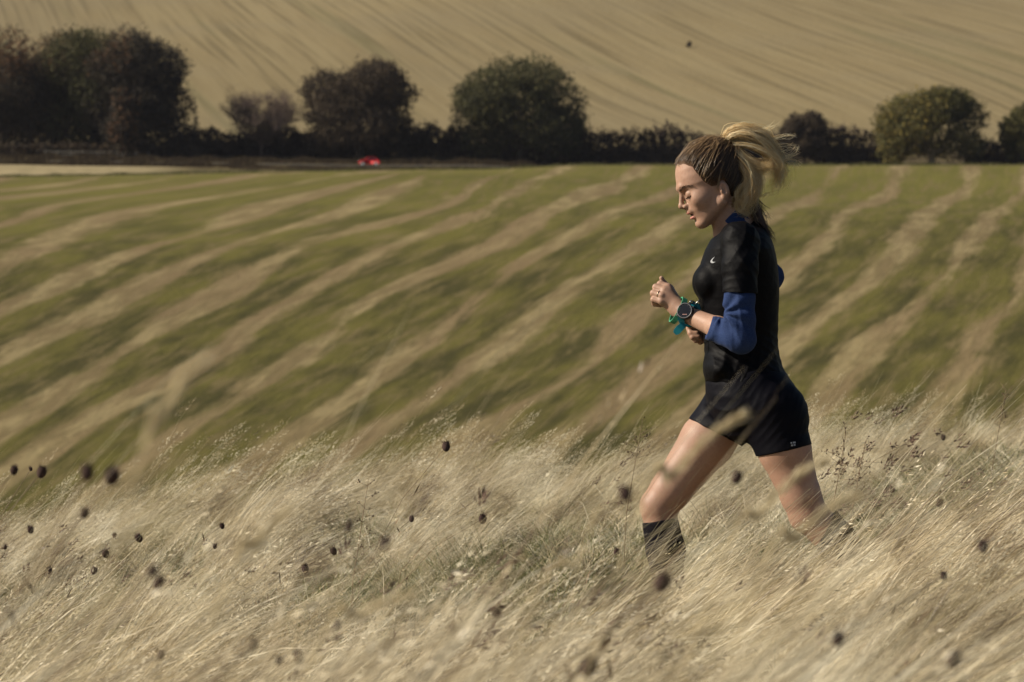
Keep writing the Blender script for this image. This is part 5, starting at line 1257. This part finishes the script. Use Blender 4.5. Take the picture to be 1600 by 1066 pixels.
def catmull(K, m):
    K = np.asarray(K, float); n = K.shape[-2]; ts = np.linspace(0, n - 1, m); i = np.clip(ts.astype(int), 0, n - 2); f_ = (ts - i)[:, None]
    g = lambda j: K[..., np.clip(j, 0, n - 1), :]
    p0, p1, p2, p3 = g(i - 1), g(i), g(i + 1), g(i + 2)
    return 0.5 * (2 * p1 + (p2 - p0) * f_ + (2 * p0 - 5 * p1 + 4 * p2 - p3) * f_ ** 2 + (3 * p1 - p0 - 3 * p2 + p3) * f_ ** 3)
B0 = (1131, 231, -3)
GUIDES = {   # ponytail locks: (points, spread, curl, count, radius range, tint range)
 'top':   ([B0, (1140, 208, -4), (1163, 203, -6), (1188, 211, -2), (1204, 228, 4), (1213, 250, 6), (1216, 266, 6)], 7.5, 1.5, 330, .8),
 'crest': ([B0, (1142, 214, -14), (1168, 213, -20), (1194, 228, -16), (1209, 246, -10), (1217, 262, -8), (1213, 276, -4)], 5.5, 1.2, 200, .85),
 'midA':  ([B0, (1146, 226, -12), (1172, 228, -18), (1198, 240, -18), (1214, 252, -14), (1219, 262, -10)], 5, 1.0, 170, .95),
 'midB':  ([B0, (1146, 236, -14), (1162, 252, -22), (1180, 262, -22), (1196, 262, -18), (1206, 254, -14)], 6.5, 2.6, 200, .75),
 'fallA': ([B0, (1148, 240, -18), (1164, 262, -26), (1171, 284, -28), (1166, 304, -28), (1156, 318, -28), (1150, 326, -24)], 7.0, 4.6, 260, .9),
 'fallB': ([B0, (1148, 240, -10), (1170, 258, -18), (1180, 278, -22), (1176, 300, -22), (1166, 322, -22), (1166, 336, -20)], 7.0, 5.0, 200, .85),
 'curl':  ([(1160, 262, -26), (1164, 284, -30), (1154, 294, -34), (1149, 306, -34), (1156, 318, -34), (1168, 314, -32), (1166, 300, -32)], 2.4, 1.2, 60, .95),
 'curl2': ([(1172, 270, -26), (1172, 292, -30), (1162, 308, -32), (1148, 318, -30), (1152, 330, -28), (1164, 336, -26), (1170, 330, -24)], 2.6, 1.4, 60, .9),
 'soft':  ([B0, (1158, 214, 6), (1186, 222, 12), (1206, 244, 14), (1218, 266, 12), (1216, 284, 10), (1206, 292, 8)], 8, 3.0, 150, .6),
}
def lock(gd, n, spread, curl, seed, m=20, end=1.0):
    r = np.random.default_rng(seed); K = np.array([pt3(p) for p in gd], float)
    Kn = K[None] + r.normal(0, 1, (n, 1, 3)) * spread * np.linspace(0.35, 1, len(K))[None, :, None] * np.array([0.8, 1.1, 0.8]) + r.normal(0, 1, (n, len(K), 3)) * spread * 0.28
    Pth = catmull(Kn, m); s_ = np.linspace(0, 1, m)[None, :]
    ph = r.uniform(0, 6.28, (n, 1)); fq = r.uniform(9, 15, (n, 1))
    Pth[..., 0] += curl * s_ * np.sin(s_ * fq + ph); Pth[..., 2] += curl * s_ * np.cos(s_ * fq + ph * 1.3)
    if end: # strands stop at different lengths
        L = r.uniform(0.68, 1.0, n); 
        for i in range(n): Pth[i] = np.stack([np.interp(np.linspace(0, L[i], m), np.linspace(0, 1, m), Pth[i, :, k]) for k in range(3)], -1)
    return Pth
pony = None
for gi_, (nm, (gd, sp_, cu_, cnt, bright)) in enumerate(GUIDES.items()):
    r = np.random.default_rng(300 + gi_); cnt = int(cnt * 2.6); Pp = lock(gd, cnt, sp_ * 1.0, cu_ * 1.55, 400 + gi_)
    o = strands('ponytail' if pony is None else 'hair_lock', Pp, r.uniform(0.13, 0.36, cnt), M_blond, np.clip(r.random(cnt) ** 0.9 * bright + 0.12, 0, 1), pony)
    if pony is None: pony = o
# dark under hair hanging down the back
for gi_, (gd, sp_, cnt) in enumerate([([(1150, 250, -6), (1172, 290, -8), (1178, 320, -12), (1184, 344, -16), (1196, 362, -18), (1206, 378, -18)], 5, 150), ([(1156, 270, 6), (1176, 310, 4), (1186, 340, -8), (1190, 358, -14), (1204, 366, -14)], 5, 110), ([(1150, 270, 10), (1168, 300, 6), (1176, 322, -4), (1184, 342, -16), (1188, 350, -22)], 7, 130),
                                      ([(1165, 290, 0), (1178, 312, -6), (1186, 322, -8), (1192, 330, -8)], 5, 40)]):
    r = np.random.default_rng(500 + gi_); Pp = lock(gd, cnt, sp_, 2.2, 520 + gi_)
    strands('hair_lock', Pp, r.uniform(0.3, 0.75, cnt), M_darkend, r.random(cnt), pony)
# flyaway hairs caught by the wind
FW = []; r = np.random.default_rng(77)
for gd in [[B0, (1165, 214), (1190, 205), (1214, 194)], [B0, (1160, 222), (1188, 208), (1207, 198)], [(1180, 215), (1205, 228), (1226, 228), (1242, 226)], [(1190, 222), (1212, 238), (1230, 234), (1244, 229)], [(1196, 240), (1222, 243), (1238, 242), (1247, 232)],
           [(1200, 248), (1226, 246), (1240, 252), (1249, 257)], [(1202, 250), (1222, 250), (1236, 254), (1245, 257)], [(1190, 222), (1214, 216), (1232, 213), (1241, 212)], [(1196, 230), (1220, 240), (1234, 244), (1246, 240)], [(1206, 250), (1218, 262), (1228, 268), (1233, 262)],
           [(1182, 216), (1198, 222), (1222, 244), (1236, 250)], [(1206, 262), (1222, 270), (1218, 288), (1208, 296)], [(1176, 300), (1190, 306), (1198, 302), (1206, 304)], [(1180, 330), (1192, 334), (1198, 338), (1204, 340)]]:
    for k in range(11):
        K = np.array([pt3(p) for p in gd], float) + r.normal(0, 2.6, (len(gd), 3)) * np.linspace(0.4, 1.4, len(gd))[:, None]; FW.append(catmull(K, 16))
strands('flyaway_hair', np.array(FW), r.uniform(0.14, 0.34, len(FW)), M_blond, r.uniform(0.6, 1, len(FW)), pony)['kind'] = 'stuff'
for k in range(1):   # hair tie
    mb = MB(); a = [base + A3(3 * math.cos(x) * 0 + 2.0, 9.0 * math.cos(x), 9.0 * math.sin(x)) for x in np.linspace(0, 6.283, 19)]
    cc = np.array([base + A3(-5.4 * math.sin(x) * 0.5, 8.0 * math.cos(x), 6.5 * math.sin(x)) for x in np.linspace(0, 6.283, 19)])
    mb.tube([tuple(p) for p in cc], 1.8, 6, False); link('hair_tie', mesh_np('hair_tie', fig2world(np.array(mb.v)) - RW, mb.f), simple('elastic', (0.5, 0.47, 0.42), .7), hair)
# ring on the ring finger
def band_pts(c, axis, rad, a0, a1, n, wob_=0.0, flat=1.0):
    """arc of points round an axis through c (figure units)"""
    axis = np.array(axis, float); axis /= np.linalg.norm(axis); e1 = np.cross(axis, (0, 1, 0)); e1 /= np.linalg.norm(e1); e2 = np.cross(axis, e1)
    return np.array([c + e1 * rad * math.cos(x) + e2 * rad * flat * math.sin(x) for x in np.linspace(a0, a1, n)]), axis, e1, e2
def ribbon(name, arc, centre, axis, width, thick, mat, parent, taper_end=False):
    """a strap: rectangle section swept along an arc round an axis"""
    mb = MB(); n = len(arc); v = []
    for i, p in enumerate(arc):
        o_ = p - centre; o_ = o_ - axis * o_.dot(axis); o_ /= np.linalg.norm(o_); w_ = width / 2
        if taper_end and i > n - 4: w_ *= (1.0, .85, .5)[i - (n - 3)]
        v += [p - axis * w_, p + axis * w_, p + axis * w_ + o_ * thick, p - axis * w_ + o_ * thick]
    f_ = []
    for i in range(n - 1):
        for k in range(4): f_.append((4 * i + k, 4 * i + (k + 1) % 4, 4 * i + 4 + (k + 1) % 4, 4 * i + 4 + k))
    f_ += [(3, 2, 1, 0), tuple(4 * (n - 1) + k for k in range(4))]
    mb.add(v, f_); return mb
def wpar(o_, name_loc): pass
def fmesh(name, mb, mat, parent, origin, smooth=False):
    return link(name, mesh_np(name, fig2world(np.array(mb.v)) - origin, mb.f, smooth), mat, parent)
M_gold = simple('ring_metal', (0.6, 0.5, 0.35), 0.25, 0.6, 0.05, 50); M_gold.node_tree.nodes['Principled BSDF'].inputs['Metallic'].default_value = 1
arm_ax = np.array(pt3(WR)) - np.array(pt3((1110, 511, -66))); arm_ax = arm_ax / np.linalg.norm(arm_ax)
pa = np.array(pt3((1030, 460.5, -4)), float); pax = np.array(pt3((1021, 458, 1)), float) - np.array(pt3((1034, 462, -7)), float)
arc, ax_, e1, e2 = band_pts(pa, pax, 6.3, 0, 6.283, 21); mb = MB(); mb.tube([tuple(p) for p in arc], 0.8, 6, False)
ring = empty('ring', tuple(fig2world(pa)), 'thin metal ring on the finger of the raised fist', 'ring'); fmesh('band', mb, M_gold, ring, fig2world(pa), True)
# watch: teal strap with a loose end, black round case facing the camera
wc = np.array(pt3((1075.5, 493, -24)), float)          # wrist centre under the watch
origin = fig2world(wc); watch = empty('watch', tuple(origin), 'round black sports watch with teal strap on the runner\'s wrist', 'watch')
M_teal = simple('teal_rubber', (0.004, 0.20, 0.26), 0.5, 0.4, 0.08, 90)
M_case = simple('watch_case', (0.012, 0.012, 0.014), 0.35, 0.5, 0.05, 90)
t = NT('watch_glass'); M_face = t.done(t.bsdf((0.010, 0.010, 0.012), 0.12, Specular_IOR_Level=0.5))
M_bez = simple('bezel_grey', (0.10, 0.10, 0.11), 0.35, 0.6, 0.05, 90)
arc, ax_, e1, e2 = band_pts(wc, arm_ax, 15.6, 0, 6.283, 41); fmesh('strap', ribbon('strap', arc, wc, ax_, 11, 2.2, M_teal, watch), M_teal, watch, origin)
fc = np.array([1068.5, wc[1] - 17.5, -486.5]); fn_ = np.array([-0.42, -1.0, 0.28]); fn_ /= np.linalg.norm(fn_)
fe1 = np.cross(fn_, (0, 0, 1)); fe1 /= np.linalg.norm(fe1); fe2 = np.cross(fn_, fe1)
def disc(prof, n=40):
    mb = MB(); v = []
    for (rr, hh) in prof:
        for k in range(n): a = 6.28319 * k / n; v.append(fc + fe1 * rr * math.cos(a) + fe2 * rr * math.sin(a) + fn_ * hh)
    f_ = []
    for i in range(len(prof) - 1):
        for k in range(n): f_.append((i * n + k, i * n + (k + 1) % n, (i + 1) * n + (k + 1) % n, (i + 1) * n + k))
    mb.add(v, f_); return mb
fmesh('case', disc([(0.01, -6), (12.0, -6), (13.2, -2), (13.2, 1.5), (12.4, 2.6), (10.8, 2.6)]), M_case, watch, origin, True)
fmesh('bezel', disc([(12.6, 2.3), (12.5, 3.0), (11.6, 3.4), (10.9, 3.0), (10.9, 2.4)]), M_bez, watch, origin, True)
fmesh('dial', disc([(11.0, 2.2), (0.01, 2.35)]), M_face, watch, origin, True)
M_case2 = simple('dial_mark', (0.045, 0.045, 0.05), 0.5)
for k in range(12):
    a = k * math.pi / 6; mb = MB(); c_ = fc + fe1 * 9.6 * math.cos(a) + fe2 * 9.6 * math.sin(a) + fn_ * 2.5; d1 = (fe1 * math.cos(a) + fe2 * math.sin(a)); d2 = np.cross(fn_, d1)
    mb.add([c_ - d1 * .8 - d2 * .25, c_ + d1 * .8 - d2 * .25, c_ + d1 * .8 + d2 * .25, c_ - d1 * .8 + d2 * .25], [(0, 1, 2, 3)]); fmesh('hour_mark', mb, M_case2, watch, origin)
mb = MB(); 
for k in range(4):
    c_ = fc + fe1 * (3.6 - k * 1.9) * -1 + fe2 * 6.0 + fn_ * 2.6; mb.add([c_ - fe1 * .7 - fe2 * .55, c_ + fe1 * .7 - fe2 * .55, c_ + fe1 * .7 + fe2 * .55, c_ - fe1 * .7 + fe2 * .55], [(0, 1, 2, 3)])
fmesh('dial_text', mb, simple('dial_print', (0.5, 0.28, 0.25), .6), watch, origin)
for a in (0.5, 2.6, 3.6):
    mb = MB(); c_ = fc + fe1 * 13.4 * math.cos(a) + fe2 * 13.4 * math.sin(a); d1 = (fe1 * math.cos(a) + fe2 * math.sin(a)); mb.tube([tuple(c_ - d1), tuple(c_ + d1 * 1.8)], 1.4, 8); fmesh('button', mb, M_bez, watch, origin, True)
# strap piece under the case and its loose tongue
def flat_piece(pts, w_, th, depth):
    mb = MB(); n = len(pts); v = []
    for i, p in enumerate(pts):
        d = np.array(pts[min(i + 1, n - 1)]) - np.array(pts[max(i - 1, 0)]); d = d / np.linalg.norm(d); nn = np.array([-d[1], d[0]]); ww = w_[i] if hasattr(w_, '__len__') else w_
        y_ = depth[i]
        for sg, yy in ((-1, 0), (1, 0), (1, th), (-1, th)):
            q_ = np.array(p) + nn * ww / 2 * sg; v.append((q_[0], y_ + yy, -q_[1]))
    f_ = [(4 * i + k, 4 * i + (k + 1) % 4, 4 * i + 4 + (k + 1) % 4, 4 * i + 4 + k) for i in range(n - 1) for k in range(4)] + [(3, 2, 1, 0), tuple(4 * (n - 1) + k for k in range(4))]
    mb.add(v, f_); return mb
fmesh('strap_lug', flat_piece([(1063, 492), (1062, 499), (1065, 506)], [9, 9.5, 8], 2.2, [-40, -38, -34]), M_teal, watch, origin)
fmesh('strap_tongue', flat_piece([(1069, 506), (1065, 509), (1060, 513.5), (1056, 518), (1053.6, 520.6), (1052.6, 521.6)], [7.5, 10, 11.5, 11, 8, 4], 2.2, [-34, -37, -38, -37, -36, -36]), M_teal, watch, origin)
fmesh('strap_end', flat_piece([(1077, 480), (1083, 477), (1088, 480), (1091, 485)], [9, 11, 12, 9], 2.4, [-30, -26, -24, -24]), simple('dark_teal_rubber', (0.004, 0.06, 0.10), .5), watch, origin)
fmesh('strap_end', flat_piece([(1087, 474), (1090, 479), (1092, 485)], [3, 4.5, 3.5], 2.4, [-29, -27, -26]), M_teal, watch, origin)
M_metal = simple('buckle_metal', (0.62, 0.60, 0.58), 0.3, 0.6, 0.05, 90); M_metal.node_tree.nodes['Principled BSDF'].inputs['Metallic'].default_value = 1
mb = MB(); mb.tube([tuple(pt3((1084.5, 476, -30))), tuple(pt3((1088, 472.5, -31))), tuple(pt3((1092, 469.5, -31)))], [.9, .9, 1.3], 7); mb.tube([tuple(pt3((1083.5, 485, -30))), tuple(pt3((1086, 486.5, -30)))], 1.1, 7)
mb.tube([tuple(pt3((1076, 474, -24))), tuple(pt3((1079, 470.5, -22))), tuple(pt3((1084, 472, -20)))], [2.0, 1.5, 1.2], 7); fmesh('buckle', mb, M_metal, watch, origin, True)
# green wristband next to it
bc_ = np.array(pt3((1062, 486.5, -12)), float); origin2 = fig2world(bc_)
bandt = empty('wristband', tuple(origin2), 'wide green rubber wristband on the runner\'s raised wrist', 'wristband')
M_grn = simple('green_rubber', (0.055, 0.27, 0.145), 0.55, 0.35, 0.08, 90)
axb = np.array([-0.80, -0.12, 0.42]); arc, ax_, e1, e2 = band_pts(bc_ + np.array([-3.0, -5, 1.0]), axb, 20.0, 0, 6.283, 45, flat=1.02)
fmesh('band', ribbon('band', arc, bc_, ax_, 8.5, 2.2, M_grn, bandt), M_grn, bandt, origin2)
ac = bc_ + np.array([-3.0, -5, 1.0])
def on_band(ang, s_): 
    o_ = e1 * math.cos(ang) + e2 * math.sin(ang); return ac + o_ * 22.6 + ax_ * s_
for kk, ang0 in enumerate((3.75, 3.90)):
    mb = MB()
    if kk == 0: segs = [((0, -2.2), (0, 2.2)), ((0, 2.2), (.07, -2.2))]
    else: segs = [((0, -2.2), (.05, 0)), ((.05, 0), (.02, 2.2))]
    for (a_, b__) in segs: mb.tube([tuple(on_band(ang0 + a_[0], a_[1])), tuple(on_band(ang0 + b__[0], b__[1]))], 0.55, 4)
    fmesh('band_print', mb, M_print, bandt, origin2)
